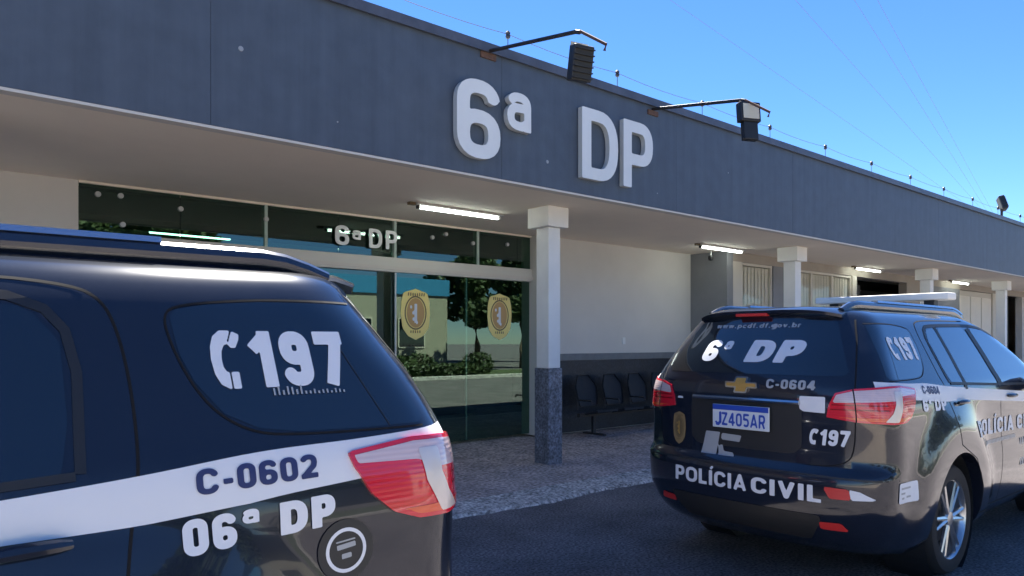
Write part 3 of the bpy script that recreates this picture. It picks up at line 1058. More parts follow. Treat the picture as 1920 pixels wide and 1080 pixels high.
# --- END SURFACE
def Pside(x, z, sd, off=0.0):
    e = .01
    y = side_w(x, z)
    dx = (side_w(x + e, z) - side_w(x - e, z)) / (2 * e)
    dz = (side_w(x, z + e) - side_w(x, z - e)) / (2 * e)
    n = Vector((-dx, 1, -dz)).normalized()
    return (x + n.x * off, sd * (y + n.y * off), z + n.z * off)
def Prear(y, z, off=0.0):
    e = .01
    x = rear_x(y, z)
    dy = (rear_x(y + e, z) - rear_x(y - e, z)) / (2 * e)
    dz = (rear_x(y, z + e) - rear_x(y, z - e)) / (2 * e)
    n = Vector((-1, dy, dz)).normalized()
    return (x + n.x * off, y + n.y * off, z + n.z * off)
def Pcorner(s, z, sd, off=0.0):
    e = .008
    x, y = corner_xy(s, z)
    xa, ya = corner_xy(s + e, z); xb, yb = corner_xy(max(s - e, 0), z)
    xc, yc = corner_xy(s, z + e); xd, yd = corner_xy(s, z - e)
    u = Vector((xa - xb, ya - yb, 0)); v = Vector((xc - xd, yc - yd, 2 * e))
    n = u.cross(v)
    if n.length < 1e-9: n = Vector((-1, 0, 0))
    n.normalize()
    if n.x > 0 and n.y < 0: n = -n
    if n.y < -.2: n = -n
    return (x + n.x * off, sd * (y + n.y * off), z + n.z * off)

def body_mesh():
    zs = []
    r = ROWS[:, 0]
    for i in range(len(r) - 1):
        n = 2 if r[i + 1] - r[i] < .05 else 4
        zs += [r[i] + (r[i + 1] - r[i]) * k / n for k in range(n)]
    zs.append(r[-1])
    ks = [i / 28 * .3 for i in range(28)] + [.3 + .4 * i / 56 for i in range(56)] + [.7 + .3 * i / 24 for i in range(25)]
    nk = len(ks)
    V, F = [], []
    ring = 2 * nk - 2
    for z in zs:
        pts = [outline(k, z) for k in ks]
        for x, y in pts: V.append((x, y, z))
        for x, y in pts[1:-1][::-1]: V.append((x, -y, z))
    for i in range(len(zs) - 1):
        for k in range(ring):
            F.append((i * ring + k, i * ring + (k + 1) % ring, (i + 1) * ring + (k + 1) % ring, (i + 1) * ring + k))
    F.append(tuple(range(ring)))
    F.append(tuple((len(zs) - 1) * ring + k for k in range(ring))[::-1])
    me = bpy.data.meshes.new('body')
    me.from_pydata(V, [], F)
    bm = bmesh.new(); bm.from_mesh(me)
    bmesh.ops.recalc_face_normals(bm, faces=bm.faces)
    bm.to_mesh(me); bm.free()
    o = bpy.data.objects.new('body_tmp', me)
    S.collection.objects.link(o)
    tmp = []
    for xc in (XW, XF):
        for sd_ in (-1, 1):
            c = MB()
            c.lathe([(0, sd_ * .60), (.455, sd_ * .60), (.455, sd_ * 1.15), (0, sd_ * 1.15)], 48, 'y', (xc, 0, ZW + .01))
            co = c.build('cut', M['black_plastic'])
            md = o.modifiers.new('b', 'BOOLEAN')
            md.object = co; md.operation = 'DIFFERENCE'; md.solver = 'EXACT'
            tmp.append(co)
    dg = bpy.context.evaluated_depsgraph_get()
    res = bpy.data.meshes.new_from_object(o.evaluated_get(dg))
    for t in tmp + [o]:
        bpy.data.objects.remove(t)
    res.name = 'body'
    res.materials.clear()
    res.materials.append(M['paint'])
    res.polygons.foreach_set('material_index', [0] * len(res.polygons))
    res.polygons.foreach_set('use_smooth', [True] * len(res.polygons))
    res.set_sharp_from_angle(angle=R(38))
    res.update()
    return res

def patch(name, prims, bounds, cell, mapf, m, parent, smooth=True):
    V, F = cells(prims, *bounds, cell)
    o = MB().add([mapf(a, b) for a, b in V], F).build(name, m, parent)
    if smooth:
        o.data.polygons.foreach_set('use_smooth', [True] * len(o.data.polygons))
    return o

def patch_solid(name, prims, bounds, cell, mapf, depth, m, parent):
    V, F = cells(prims, *bounds, cell)
    o = solid_from_2d(V, F, depth, name, m, parent, lambda a, b, d: mapf(a, b, -d))
    o.data.polygons.foreach_set('use_smooth', [True] * len(o.data.polygons))
    o.data.set_sharp_from_angle(angle=R(45))
    return o

def gapline(pts2, mapf, parent, wdt=.006, closed=False, name='panel_gap', m=None, off=.0012):
    """narrow dark joint that follows the body"""
    P = [Vector((a, b)) for a, b in pts2]
    if closed: P.append(P[0])
    Q = []
    for i in range(len(P) - 1):
        n = max(1, int((P[i + 1] - P[i]).length / .03))
        Q += [P[i].lerp(P[i + 1], k / n) for k in range(n)]
    Q.append(P[-1])
    vs, fs = [], []
    for i, p in enumerate(Q):
        d = (Q[min(i + 1, len(Q) - 1)] - Q[max(i - 1, 0)])
        d.normalize()
        nn = Vector((-d.y, d.x)) * wdt / 2
        vs += [mapf(*(p + nn), off), mapf(*(p - nn), off)]
    for i in range(len(Q) - 1):
        fs.append((2 * i, 2 * i + 1, 2 * i + 3, 2 * i + 2))
    return MB().add(vs, fs).build(name, m or M['gap'], parent)

def smooth2(pts, it=2):
    for _ in range(it):
        q = [pts[0]]
        for i in range(len(pts) - 1):
            a, b = pts[i], pts[i + 1]
            q += [(a[0] * .75 + b[0] * .25, a[1] * .75 + b[1] * .25), (a[0] * .25 + b[0] * .75, a[1] * .25 + b[1] * .75)]
        q.append(pts[-1])
        pts = q
    return pts

def make_car(label, X, Y, rot, group, body=None):
    c = thing('police_car', label, 'car', (X, Y, 0), rot, group)
    bo = link('body', body, c)
    # windows both sides
    for sd_ in (-1, 1):
        mp = lambda a, b, off=0.002, sd_=sd_: Pside(a, b, sd_, off)
        mq = lambda a, b, off=0.002, sd_=sd_: Pcorner(a, b, sd_, off)
        sx = s_of_x
        # quarter glass in corner coordinates so that it wraps towards the tail
        q = [(.972, 1.672), (.88, 1.690), (.74, 1.702), (.58, 1.703), (.445, 1.70), (.40, 1.60), (.345, 1.47), (.305, 1.368), (.50, 1.366), (.70, 1.370), (.80, 1.385), (.88, 1.425), (.935, 1.50), (.962, 1.57)]
        patch('quarter_window', [('poly', q, .006)], (.28, 1.0, 1.34, 1.74), .020, lambda a, b: mp(a, b, .0015), M['car_glass'], c)
        loop = [(.44, 1.714), (.60, 1.716), (.76, 1.713), (.95, 1.694), (.992, 1.668), (.985, 1.60), (.952, 1.50), (.90, 1.42), (.81, 1.366), (.68, 1.356), (.50, 1.353), (.31, 1.353)]
        gapline(smooth2(loop), mp, bo, .0055, off=.0022)
        gapline([(.545, 1.62), (.51, 1.54), (.425, 1.36)], mp, bo, .0035, m=M['black_plastic'], off=.003)
        # rear door and front door windows
        w1 = [(1.245, 1.315), (1.225, 1.42), (1.225, 1.60), (1.285, 1.675), (1.445, 1.69), (1.445, 1.305)]
        patch('quarter_light', [('poly', w1, .004)], (1.16, 1.52, 1.25, 1.74), .03, mp, M['car_glass'], c)
        w2 = [(1.515, 1.29), (1.515, 1.692), (2.05, 1.70), (2.13, 1.265)]
        patch('rear_door_window', [('poly', w2, .004)], (1.45, 2.2, 1.22, 1.74), .035, mp, M['car_glass'], c)
        w3 = [(2.25, 1.26), (2.18, 1.70), (2.45, 1.685), (2.75, 1.60), (3.10, 1.40), (3.24, 1.26)]
        patch('front_door_window', [('poly', w3, .004)], (2.0, 3.3, 1.2, 1.74), .035, mp, M['car_glass'], c)
        fr = [(1.205, 1.315), (1.19, 1.60), (1.265, 1.70), (1.47, 1.715), (2.16, 1.725), (2.45, 1.71), (2.80, 1.61), (3.14, 1.40), (3.30, 1.245)]
        gapline(smooth2(fr, 1), mp, bo, .022, name='window_frame', m=M['black_plastic'], off=.0025)
        gapline([(1.215, 1.310), (2.1, 1.272), (3.30, 1.240)], mp, bo, .018, name='belt_moulding', m=M['black_plastic'], off=.004)
        for xa, xb in ((1.48, 1.48), (2.19, 2.135)):
            gapline([(xa + (.02 if xa > 2 else 0), 1.26), (xb, 1.70)], mp, bo, .05 if xa < 2 else .09, name='window_post', m=M['black_plastic'], off=.0035)
        # door cuts
        rd = [(1.17, .90), (1.135, 1.04), (1.118, 1.16), (1.095, 1.28), (1.085, 1.38), (1.087, 1.52), (1.10, 1.63), (1.125, 1.70), (1.18, 1.735), (1.37, 1.752), (2.16, 1.758)]
        gapline(smooth2(rd), mp, bo, .007)
        gapline([(1.17, .90), (1.45, .78), (1.62, .56), (1.66, .36), (2.17, .36)], mp, bo, .006)
        gapline([(2.19, .36), (2.19, 1.25)], mp, bo, .006)
        gapline([(2.19, .36), (3.2, .36), (3.32, .60), (3.34, 1.2)], mp, bo, .006)
        # door handles
        for hx in (1.23, 2.32):
            h = MB()
            P = [Vector(Pside(hx + .20 * k / 8, 1.175 - .004 * k / 8, sd_, .012 + .022 * math.sin(math.pi * k / 8))) for k in range(9)]
            h.tube(P, [.010, .014, .015, .015, .015, .015, .015, .014, .010], 8)
            h.build('door_handle', M['paint'], c, smooth=True)
        # lamps
        yi = s_of_y(.574)
        sp_ = s_of_y(.735)
        lamp = [(yi, 1.13), (yi + .015, 1.20), (yi + .06, 1.275), (sp_, 1.302), (sx(.26), 1.318), (sx(.36), 1.320), (sx(.567), 1.298), (sx(.558), 1.262),
                (sx(.515), 1.188), (sx(.45), 1.132), (sx(.37), 1.104), (sx(.26), 1.098), (sp_, 1.108)]
        xt = sx(.567)
        bnd = (yi - .03, xt + .04, 1.06, 1.36)
        L0 = patch_solid('taillight', [('poly', lamp, .003)], bnd, .010, mq_ := (lambda a, b, off=0.0, sd_=sd_: Pcorner(a, b, sd_, .010 + off)), .014, M['lamp_red'], c)
        inner = ('poly', lamp, -.009)
        # upper clear band
        cl = [('poly', [(yi - .05, 1.215), (sp_, 1.225), (sx(.30), 1.235), (sx(.36), 1.262), (xt + .1, 1.272), (xt + .1, 1.40), (yi - .05, 1.40)]), ('and', [inner])]
        patch('clear_lens', cl, bnd, .009, lambda a, b: mq_(a, b, .0015), M['lamp_clear'], L0)
        sm = sx(.30)
        cr_ = [('poly', [(sm - .02, 1.29), (sm + .055, 1.29), (sm + .04, 1.20), (sm - .02, 1.09), (sm - .12, 1.09), (sm - .05, 1.16), (sm - .02, 1.22)]), ('and', [inner])]
        patch('reflector', cr_, bnd, .009, lambda a, b: mq_(a, b, .003), M['lamp_chrome'], L0)
        lo = [('poly', [(yi - .05, 1.132), (xt + .1, 1.132), (xt + .1, 1.05), (yi - .05, 1.05)]), ('and', [inner])]
        patch('orange_lens', lo, bnd, .009, lambda a, b: mq_(a, b, .0022), M['lamp_orange'], L0)
        # joint where the lamp is split by the tailgate, dark inner segments
        gapline([(sp_, 1.305), (sp_, 1.105)], lambda a, b, off=.0: mq_(a, b, off), L0, .007, off=.0045)
        for q0 in (.30, .58):
            za = 1.145 + q0 * .10
            sg_ = [('poly', [(yi - .05, za), (sm - .07, za), (sm - .07, za + .006), (yi - .05, za + .006)]), ('and', [inner])]
            patch('lens_rib', sg_, bnd, .006, lambda a, b: mq_(a, b, .0026), M['lamp_dark'], L0)
        # roof rail: dark beam with a silver top strip further forward
        rl = MB(); rt = MB()
        P = []
        for k in range(31):
            t = k / 30
            x = .44 + t * 2.15
            e = min(1, min(t / .10, (1 - t) / .12))
            P.append((x, sd_ * .50, 1.800 + .048 * math.sin(e * math.pi / 2) - .006 * t))
        rl.tube(P, [.024 + .008 * min(1, min(k / 3, (30 - k) / 3)) for k in range(31)], 10)
        rl.build('roof_rail', M['rail_dark'], c, smooth=True)
        vs = []
        for p in P[7:]:
            vs += [(p[0], p[1] - .024, p[2] + .026), (p[0], p[1] - .020, p[2] + .042), (p[0], p[1] + .020, p[2] + .042), (p[0], p[1] + .024, p[2] + .026)]
        nn = len(P[7:])
        fs = [(4 * i + j, 4 * i + (j + 1) % 4, 4 * i + 4 + (j + 1) % 4, 4 * i + 4 + j) for i in range(nn - 1) for j in range(4)] + [(0, 1, 2, 3), (4 * nn - 4, 4 * nn - 3, 4 * nn - 2, 4 * nn - 1)]
        rt.add(vs, fs).build('rail_trim', M['rail_silver'], c)
        # front lamp
        patch('headlight', [('poly', [(0, .86), (.34, .92), (.46, 1.03), (.05, 1.0)], .01)], (-.03, .52, .82, 1.07), .03,
              lambda a, b, sd_=sd_: Pside(4.83 - a * .9, b, sd_, .004), M['lamp_clear'], c)
        # door mirror
        mm = MB()
        mm.lathe([(0, -.11), (.07, -.10), (.10, -.03), (.10, .04), (.07, .10), (0, .11)], 14, 'y', (3.02, sd_ * 1.06, 1.28))
        mm.tube([(3.05, sd_ * .90, 1.22), (3.03, sd_ * 1.0, 1.25)], .03, 8)
        mm.build('door_mirror', M['paint'], c, smooth=True)
    # rear window
    rw = [(-.66, 1.40), (.66, 1.40), (.50, 1.72), (.42, 1.735), (-.42, 1.735), (-.50, 1.72)]
    patch('rear_window', [('poly', rw, .02)], (-.72, .72, 1.34, 1.78), .035, lambda a, b: Prear(a, b, .0015), M['car_glass'], c)
    # windscreen, roughly
    V, F = [], []
    for j in range(9):
        z = 1.26 + .46 * j / 8
        for i in range(17):
            y = (-1 + i / 8) * (.68 - .10 * j / 8)
            t = min(abs(y) / FW(z), .999)
            V.append((FF(z) - FG(z) * (1 - (1 - t ** NF) ** (1 / NF)) + .003, y, z + .002))
    F = [(j * 17 + i, j * 17 + i + 1, j * 17 + 18 + i, j * 17 + 17 + i) for j in range(8) for i in range(16)]
    MB().add(V, F).build('windscreen', M['car_glass'], c, smooth=True)
    # spoiler lip on top of the tailgate with brake light
    sp = MB()
    vs = []
    NY = 24
    for i in range(NY + 1):
        y = -.54 + 1.08 * i / NY
        k = (abs(y) / .54) ** 4
        xa = .265 + .10 * k
        vs += [(xa + .30, y, 1.846 - .045 * k), (xa + .06, y, 1.836 - .045 * k), (xa, y, 1.815 - .04 * k), (xa + .005, y, 1.795 - .04 * k), (xa + .09, y, 1.755 - .02 * k), (xa + .30, y, 1.755 - .02 * k)]
    fs = [(6 * i + j, 6 * i + (j + 1) % 6, 6 * i + 6 + (j + 1) % 6, 6 * i + 6 + j) for i in range(NY) for j in range(6)]
    fs += [tuple(range(6)), tuple(6 * NY + j for j in range(6))[::-1]]
    s_ = sp.add(vs, fs).build('spoiler', M['paint'], c, smooth=True, angle=50)
    MB().box(.262, .31, -.06, .18, 1.776, 1.797, bev=.004).build('brake_light', M['decal_red'], s_)
    # tailgate cuts
    mr = lambda a, b, off=.0012: Prear(a, b, off)
    tg = [(.60, 1.74), (.68, 1.55), (.735, 1.3), (.735, .92), (.68, .84), (.5, .81), (-.5, .81), (-.68, .84), (-.735, .92), (-.735, 1.3), (-.68, 1.55), (-.60, 1.74)]
    gapline(smooth2(tg), mr, bo, .008)
    # plate recess, trim bar, plate
    rc = [('poly', [(-.36, 1.190), (.46, 1.190), (.46, .93), (.41, .885), (-.31, .885), (-.36, .93)], .01)]
    patch('plate_recess', rc, (-.40, .50, .85, 1.23), .04, lambda a, b: Prear(a - .05, b, .002), M['black_plastic'], c)
    P = [Prear(-.41 + .80 * k / 16, 1.208, .014) for k in range(17)]
    tb = MB().tube(P, .017, 8).build('trim_bar', M['chrome'], c, smooth=True)
    pl = MB().box(.032, .046, -.215, .215, 1.005, 1.165, bev=.004).build('licence_plate', M['plate_white'], c)
    MB().box(.0295, .0318, -.212, .212, 1.128, 1.163).build('plate_band', M['plate_blue'], pl)
    V, F, wd = text2d('JZ405AR', h=.085, cell=.09, wide=.8)
    k = .38 / wd
    MB().add([(.0305, .19 - a * k, 1.022 + b * .09) for a, b in V], F).build('plate_lettering', M['plate_blue'], pl)
    # bow shaped maker's badge
    bt = [('poly', [(-.52, -.10), (-.20, -.10), (-.24, -.27), (.20, -.27), (.24, -.10), (.56, -.10), (.52, .10), (.20, .10), (.24, .27), (-.20, .27), (-.24, .10), (-.56, .10)])]
    b1 = patch_solid('badge', bt, (-.6, .6, -.32, .32), .04, lambda a, b, o=0: Prear(.01 - a * .225, 1.302 + b * .20, .016 + o), .016, M['chrome'], c)
    patch('badge_face', [('poly', bt[0][1], -.05)], (-.6, .6, -.32, .32), .04, lambda a, b: Prear(.01 - a * .225, 1.302 + b * .20, .0175), M['gold'], b1)
    # bumper
    gapline([(-.93, .755), (-.5, .765), (.5, .765), (.93, .755)], mr, bo, .012, name='bumper_step', m=M['black_plastic'], off=.001)
    patch('bumper_insert', [('poly', [(-.55, .50), (.55, .50), (.45, .36), (-.45, .36)], .02)], (-.62, .62, .32, .55), .04, lambda a, b: Prear(a, b, .003), M['black_plastic'], c)
    for sd_ in (-1, 1):
        patch('bumper_reflector', [('poly', [(-.07, -.02), (.08, -.02), (.05, .025), (-.07, .02)], .004)], (-.1, .1, -.04, .04), .015,
              lambda a, b, sd_=sd_: Prear(sd_ * (.62 + a), .455 + b, .004), M['decal_red'], c)
    # light bar
    bar = MB().box(2.16, 2.34, -.56, .56, 1.940, 1.998, bev=.012).build('light_bar', M['bar_white'], c)
    for y in (-.4, .4):
        MB().box(2.20, 2.28, y - .04, y + .04, 1.80, 1.939).build('bar_foot', M['black_plastic'], bar)
    # grille
    MB().box(4.80, 4.885, -.45, .45, .62, .92, bev=.02).build('grille', M['black_plastic'], c)
    # wheels
    for xc in (XW, XF):
        for sd_ in (-1, 1):
            yo = sd_ * .925
            ty = MB()
            prof = [(.265, -.23), (.30, -.245), (.355, -.235), (.382, -.19), (.385, -.12), (.382, -.05), (.355, -.010), (.30, .0), (.27, -.012)]
            ty.lathe([(r, yo + sd_ * h) for r, h in prof], 48, 'y', (xc, 0, ZW))
            t_ = ty.build('wheel', M['rubber'], c, smooth=True)
            rm = MB()
            rm.lathe([(.27, yo - sd_ * .012), (.262, yo - sd_ * .02), (.25, yo - sd_ * .05), (.245, yo - sd_ * .2), (.26, yo - sd_ * .22)], 40, 'y', (xc, 0, ZW))
            rm.lathe([(0, yo - sd_ * .02), (.05, yo - sd_ * .022), (.065, yo - sd_ * .035), (.065, yo - sd_ * .07)], 20, 'y', (xc, 0, ZW))
            for k in range(12):
                a = 2 * math.pi * (k // 2) / 6 + (.16 if k % 2 else -.16)
                a2 = 2 * math.pi * (k // 2) / 6 + (.09 if k % 2 else -.09) * 1.6
                p, q_ = Vector((math.cos(a) * .05, 0, math.sin(a) * .05)), Vector((math.cos(a2) * .255, 0, math.sin(a2) * .255))
                rm.tube([(xc + p.x, yo - sd_ * .04, ZW + p.z), (xc + q_.x, yo - sd_ * .03, ZW + q_.z)], [.020, .013], 6)
            rm.build('rim', M['alloy'], t_, smooth=True)
            MB().lathe([(0, yo - sd_ * .12), (.17, yo - sd_ * .12), (.17, yo - sd_ * .10), (0, yo - sd_ * .10)], 24, 'y', (xc, 0, ZW)).build('brake_disc', M['steel_dark'], t_)
            wl = MB()
            wl.lathe([(.453, sd_ * .61), (.453, sd_ * .90)], 40, 'y', (xc, 0, ZW + .01))
            wl.lathe([(0, sd_ * .605), (.453, sd_ * .605)], 40, 'y', (xc, 0, ZW + .01))
            wl.build('wheel_arch_liner', M['black_plastic'], c)
    return c, bo

def vinyl(name, body, parent, m, mapf, hgt, wdt=None, h=.10, cell=.06, shear=0, wide=1.0, track=.10):
    """flat lettering laid on the body; mapf(u, v) in metres, u to the viewer's right"""
    V, F, wd = text2d(body, h, track, cell, shear, wide)
    k = (wdt / wd) if wdt else hgt
    return MB().add([mapf(a * k, b * hgt) for a, b in V], F).build(name, m, parent)

body = body_mesh()
GRP = 'black police cars parked by the station'
LX, RX = 1.535, 4.40
carL, bL = make_car('black police car nearest on the left with C-0602 on its white side band', LX, 2.70, math.pi, GRP, body)
carR, bR = make_car('black police car on the right with C-0604 and a licence plate on its tailgate', RX, 2.80, 0, GRP, body)

# ---- livery: white band along each side (camera side and far side)
def band(c, sd_, x0=-.1):
    top = lambda x: 1.363 - .062 * max(x, 0) + .010 * math.exp(-((x - .80) / .22) ** 2)
    th = lambda x: float(np.interp(x, [.3, .5, .85, 1.09, 1.36, 4], [.098, .100, .114, .105, .086, .083]))
    V, F = [], []
    n, mrow = 110, 5
    for i in range(n + 1):
        s = S90 - .22 + (3.9 + .22) * i / n
        x = FR(1.25) + FL(1.25) + s - S90
        for j in range(mrow + 1):
            z = top(x) - th(x) * j / mrow
            V.append(Pcorner(s, z, sd_, .0022))
    for i in range(n):
        for j in range(mrow):
            F.append((i * (mrow + 1) + j, i * (mrow + 1) + j + 1, (i + 1) * (mrow + 1) + j + 1, (i + 1) * (mrow + 1) + j))
    o = MB().add(V, F).build('white_band', M['decal_white'], c)
    o.data.polygons.foreach_set('use_smooth', [True] * len(o.data.polygons))
for c in (carL, carR):
    for sd_ in (-1, 1):
        band(c, sd_)

# left car, side sd=+1: the viewer's right is -x
def LS(x0, z0, slope=0.0, off=.004):
    return lambda u, v: Pside(x0 - u, z0 + v + slope * u, 1, off)
def RS(x0, z0, slope=0.0, off=.004):
    return lambda u, v: Pside(x0 + u, z0 + v + slope * u, -1, off)
def RR(y0, z0, slope=0.0, off=.004):
    return lambda u, v: Prear(y0 - u, z0 + v + slope * u, off)
W_, N_ = M['decal_white'], M['decal_navy']
vinyl('phone_number', '(197', carL, W_, LS(.893, 1.478), .148, .375, h=.125, cell=.028, track=.12)
# row of tiny worn marks under the number
mb = MB()
for k in range(17):
    x, hgt = .745 - .0125 * k, (.024 if k < 7 else .012) * (.75 + .25 * math.sin(k * 2.3))
    P = [Pside(x + a, 1.457 + b, 1, .0045) for a, b in ((.0025, 0), (-.0025, 0), (-.0025, hgt), (.0025, hgt))]
    mb.add(P, [(0, 1, 2, 3)])
mb.build('worn_sticker', M['decal_grey'], carL)
vinyl('band_number', 'C-0602', carL, N_, LS(.972, 1.239, .028, .0045), .058, .305, h=.105, cell=.055)
vinyl('unit_lettering', '06', carL, W_, LS(1.010, 1.108, .036), .080, .125, h=.12, cell=.035)
vinyl('unit_lettering', 'ª', carL, W_, LS(.872, 1.112, .036), .083, .045, h=.115, cell=.025)
vinyl('unit_lettering', 'DP', carL, W_, LS(.776, 1.117, .036), .080, .150, h=.13, cell=.035)
def round_emblem(parent, mapf, r):
    circ = lambda q: [(q * math.cos(t), q * math.sin(t)) for t in np.linspace(0, 2 * math.pi, 33)[:-1]]
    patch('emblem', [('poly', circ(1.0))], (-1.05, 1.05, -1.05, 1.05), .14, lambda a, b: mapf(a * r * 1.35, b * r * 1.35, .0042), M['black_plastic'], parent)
    pr = [('poly', circ(.98)), ('cut', [('poly', circ(.82))])]
    patch('emblem_ring', pr, (-1.05, 1.05, -1.05, 1.05), .06, lambda a, b: mapf(a * r, b * r, .0052), W_, parent)
    pr = [seg((-.45, .14), (.45, .24), .11), seg((-.22, -.26), (.25, -.22), .11), seg((-.5, .38), (.45, .46), .035)]
    patch('emblem_bars', pr, (-.6, .6, -.5, .6), .05, lambda a, b: mapf(a * r, b * r, .0054), M['decal_grey'], parent)
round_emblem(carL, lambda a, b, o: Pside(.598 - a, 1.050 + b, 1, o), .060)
# right car: tailgate and bumper
vinyl('web_address', 'www.pcdf.df.gov.br', carR, M['decal_grey'], RR(.35, 1.692), .034, .655, h=.09, cell=.12)
vinyl('unit_lettering', '6ª', carR, W_, RR(.395, 1.457), .150, .215, h=.12, cell=.05, shear=.2)
vinyl('unit_lettering', 'DP', carR, W_, RR(.035, 1.457), .150, .39, h=.135, cell=.05, shear=.2, wide=1.3)
vinyl('band_number', 'C-0604', carR, M['decal_grey'], RR(-.172, 1.290), .060, .33, h=.11, cell=.07)
patch('white_band', [('poly', [(-.565, 1.252), (-.405, 1.250), (-.405, 1.17), (-.43, 1.155), (-.565, 1.150)])], (-.60, -.38, 1.12, 1.27), .008, lambda a, b: Prear(a, b, .003), W_, carR)
patch('white_band', [('poly', [(.50, 1.200), (.55, 1.200), (.55, 1.185), (.50, 1.185)])], (.48, .57, 1.17, 1.21), .01, lambda a, b: Prear(a, b, .003), W_, carR)
vinyl('phone_number', '(197', carR, W_, RR(-.465, .950, 0), .100, .235, h=.115, cell=.06, shear=.12)
patch('block_logo', [('poly', [(-.02, 0), (.105, 0), (.13, .16), (.015, .16)]), ('poly', [(.145, .155), (.30, .15), (.285, .105), (.14, .11)]), ('poly', [(.125, 0), (.25, 0), (.24, .028), (.165, .032), (.155, .075), (.125, .07)])],
      (-.04, .33, -.01, .18), .012, lambda a, b: Prear(.305 - a, .808 + b, .004), M['decal_grey'], carR)
crest(carR, lambda a, b, o: Prear(.535 - a * .125, .968 + b * .235, .004 + o), 'tail_crest', mats=(mat('worn_crest', (.30, .20, .09), .5), M['badge_brown'], M['gold'], M['badge_brown']))
vinyl('bumper_lettering', 'POLÍCIA', carR, W_, RR(.513, .602), .104, .590, h=.10, cell=.06)
vinyl('bumper_lettering', 'CIVIL', carR, W_, RR(-.112, .602), .104, .465, h=.105, cell=.06)
patch('reflective_tape', [('poly', [(-.58, .705), (-.725, .70), (-.735, .635), (-.62, .635)])], (-.77, -.55, .60, .72), .015, lambda a, b: Prear(a, b, .004), M['decal_red'], carR)
patch('reflective_tape', [('poly', [(-.726, .70), (-.78, .69), (-.865, .640), (-.736, .635)])], (-.88, -.70, .60, .72), .012, lambda a, b: Prear(a, b, .0045), W_, carR)
patch('sticker', [('poly', [(0, 0), (.22, 0), (.22, .125), (0, .125)])], (-.01, .23, -.01, .135), .02, lambda a, b: Pside(.29 + a, .612 + b, -1, .004), W_, carR)
mb = MB()
for a, b, q in ((.02, .055, .05), (.03, .025, .03), (.09, .03, .05), (.02, .085, .12)):
    mb.add([Pside(.29 + a + i * q, .612 + b + j * .012, -1, .0048) for i, j in ((0, 0), (1, 0), (1, 1), (0, 1))], [(0, 1, 2, 3)])
mb.build('sticker_print', M['decal_grey'], carR)
# right car: side
vinyl('phone_number', '(197', carR, W_, RS(.53, 1.478), .148, .40, h=.125, cell=.05, track=.12)
vinyl('band_number', 'C-0604', carR, N_, RS(.70, 1.262, -.06, .0045), .052, .27, h=.105, cell=.07)
vinyl('unit_lettering', '6ª DP', carR, W_, RS(.66, 1.150, -.03), .085, .38, h=.12, cell=.06)
vinyl('door_lettering', 'POLÍCIA CIVIL', carR, W_, RS(1.55, .915, -.02), .115, 1.60, h=.11, cell=.07)
mb = MB()
for k in range(28):
    x = 1.68 + .030 * k
    mb.add([Pside(x + a, .835 + b, -1, .004) for a, b in ((0, 0), (.02, 0), (.02, .028), (0, .028))], [(0, 1, 2, 3)])
mb.build('small_lettering', M['decal_grey'], carR)
mb = MB()
for k in range(4):
    mb.add([Pside(2.62 + k * .05 + a, .60 + b, -1, .004) for a, b in ((0, 0), (.032, 0), (.032, .22), (0, .22))], [(0, 1, 2, 3)])
mb.build('door_bars', M['decal_grey'], carR)

# ---------------------------------------------------------------- yard behind the camera (seen mirrored in the glass and paint)
def leaf_mass(name, blobs, n, size, m, parent=None, rnd=None):
    rnd = rnd or random
    vs, fs = [], []
    for i in range(n):
        bx, by, bz, rx, ry, rz = blobs[i % len(blobs)]
        while True:
            p = (rnd.uniform(-1, 1), rnd.uniform(-1, 1), rnd.uniform(-1, 1))
            q = p[0] ** 2 + p[1] ** 2 + p[2] ** 2
            if q < 1 and rnd.random() < .25 + q: break
        c = Vector((bx + p[0] * rx, by + p[1] * ry, bz + p[2] * rz))
        a = Vector((rnd.gauss(0, 1), rnd.gauss(0, 1), rnd.gauss(0, 1))).normalized()
        b = a.orthogonal().normalized()
        d = a.cross(b)
        s = size * rnd.uniform(.6, 1.4)
        o = len(vs)
        vs += [c + b * s, c + d * s * .6, c - b * s, c - d * s * .6]
        fs.append((o, o + 1, o + 2, o + 3))
    return MB().add(vs, fs).build(name, m, parent)

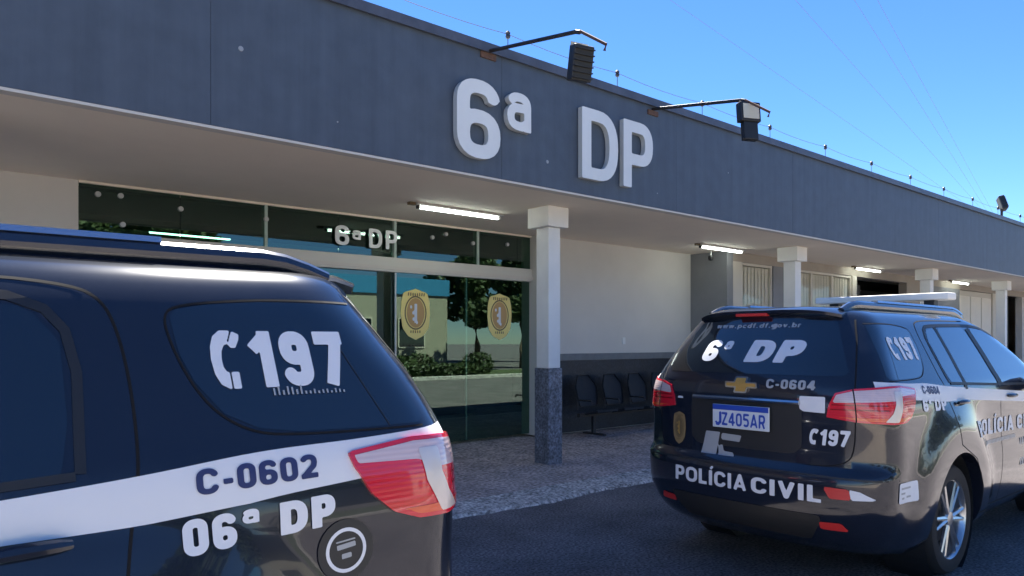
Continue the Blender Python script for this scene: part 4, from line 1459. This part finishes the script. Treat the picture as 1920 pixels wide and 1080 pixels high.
yb = thing('yard_building', 'pale yellow low building with a blue band behind the photographer', 'building', (0, 0, 0))
MB().box(15, 27, -28, -20, 0, 4.4).build('wall', M['yellow_build'], yb)
MB().box(14.9, 27.1, -28.1, -19.9, 4.401, 5.4).build('blue_band', M['blue_band'], yb)
for k in range(3):
    x = 16.2 + 3.6 * k
    f = MB().box(x, x + 1.9, -19.999, -19.93, 1.2, 3.0).build('window', M['cream'], yb)
    MB().box(x + .08, x + 1.82, -19.929, -19.92, 1.28, 2.92).build('pane', M['car_glass'], f)
MB().box(-60, 80, -12, -7.4, 0, .12).build('lawn', M['grass'])
tag(MB().box(-60, 80, -7.399, -7.2, 0, .16, bev=.02).build('kerb', M['kerb']), 'pale kerb in front of the grass strip', kind='structure')
tag(bpy.data.objects['lawn'], 'grass strip across the yard', kind='structure')
hg = thing('hedge', 'clipped green hedge on the grass strip across the yard', 'hedge', (0, 0, 0))
leaf_mass('foliage', [(12.0 + 1.1 * k, -8.6 + .3 * math.sin(k * 2.2), .45 + .12 * math.sin(k * 1.7), .9, .6, .42 + .2 * math.sin(k * 1.7)) for k in range(9)], 9000, .07, M['leaf'], hg, random.Random(5))
trees = [(5, -19, 7), (10.5, -20, 8), (29, -15, 7), (-14, -24, 7), (-4, -26, 8), (3, -30, 9), (31, -22, 7.5), (38, -25, 9), (47, -22, 8), (58, -26, 10), (70, -24, 9), (-26, -24, 8)]
TL = ['tree between the lawn and the pale building, nearer the middle', 'dense tree touching the near corner of the pale building', 'tree standing nearest past the hedge', 'bushy tree at the left end of the yard', 'round tree beyond the lawn on the left', 'tall tree behind the pale building corner', 'tree right beside the pale building',
      'broad tree past the pale building', 'tree along the road on the right', 'large tree far down the road', 'tree farthest down the road', 'tree farthest to the left']
pt = None
for i, ((x, y, h), lb) in enumerate(zip(trees, TL)):
    if pt is None:
        pt = thing('tree', lb, 'tree', (x, y, 0), 0, 'trees across the yard')
        MB().tube([(0, 0, 0), (.05, .03, 1.2), (-.08, .1, 2.6), (.1, 0, 4.2)], [.24, .18, .15, .07], 9).build('trunk', M['bark'], pt, smooth=True)
        rn = random.Random(11)
        bl = [(rn.uniform(-1.9, 1.9), rn.uniform(-1.9, 1.9), rn.uniform(3.2, 6.6), rn.uniform(.7, 1.4), rn.uniform(.7, 1.4), rn.uniform(.6, 1.1)) for _ in range(16)]
        leaf_mass('crown', bl, 9000, .17, M['leaf'], pt, rn)
    else:
        c = copy_tree(pt); c.location = (x, y, 0); c['label'] = lb
        c.rotation_euler = (0, 0, i * 1.3)
        k = h / 7.0
        c.scale = (k * 1.1, k * 1.1, k)
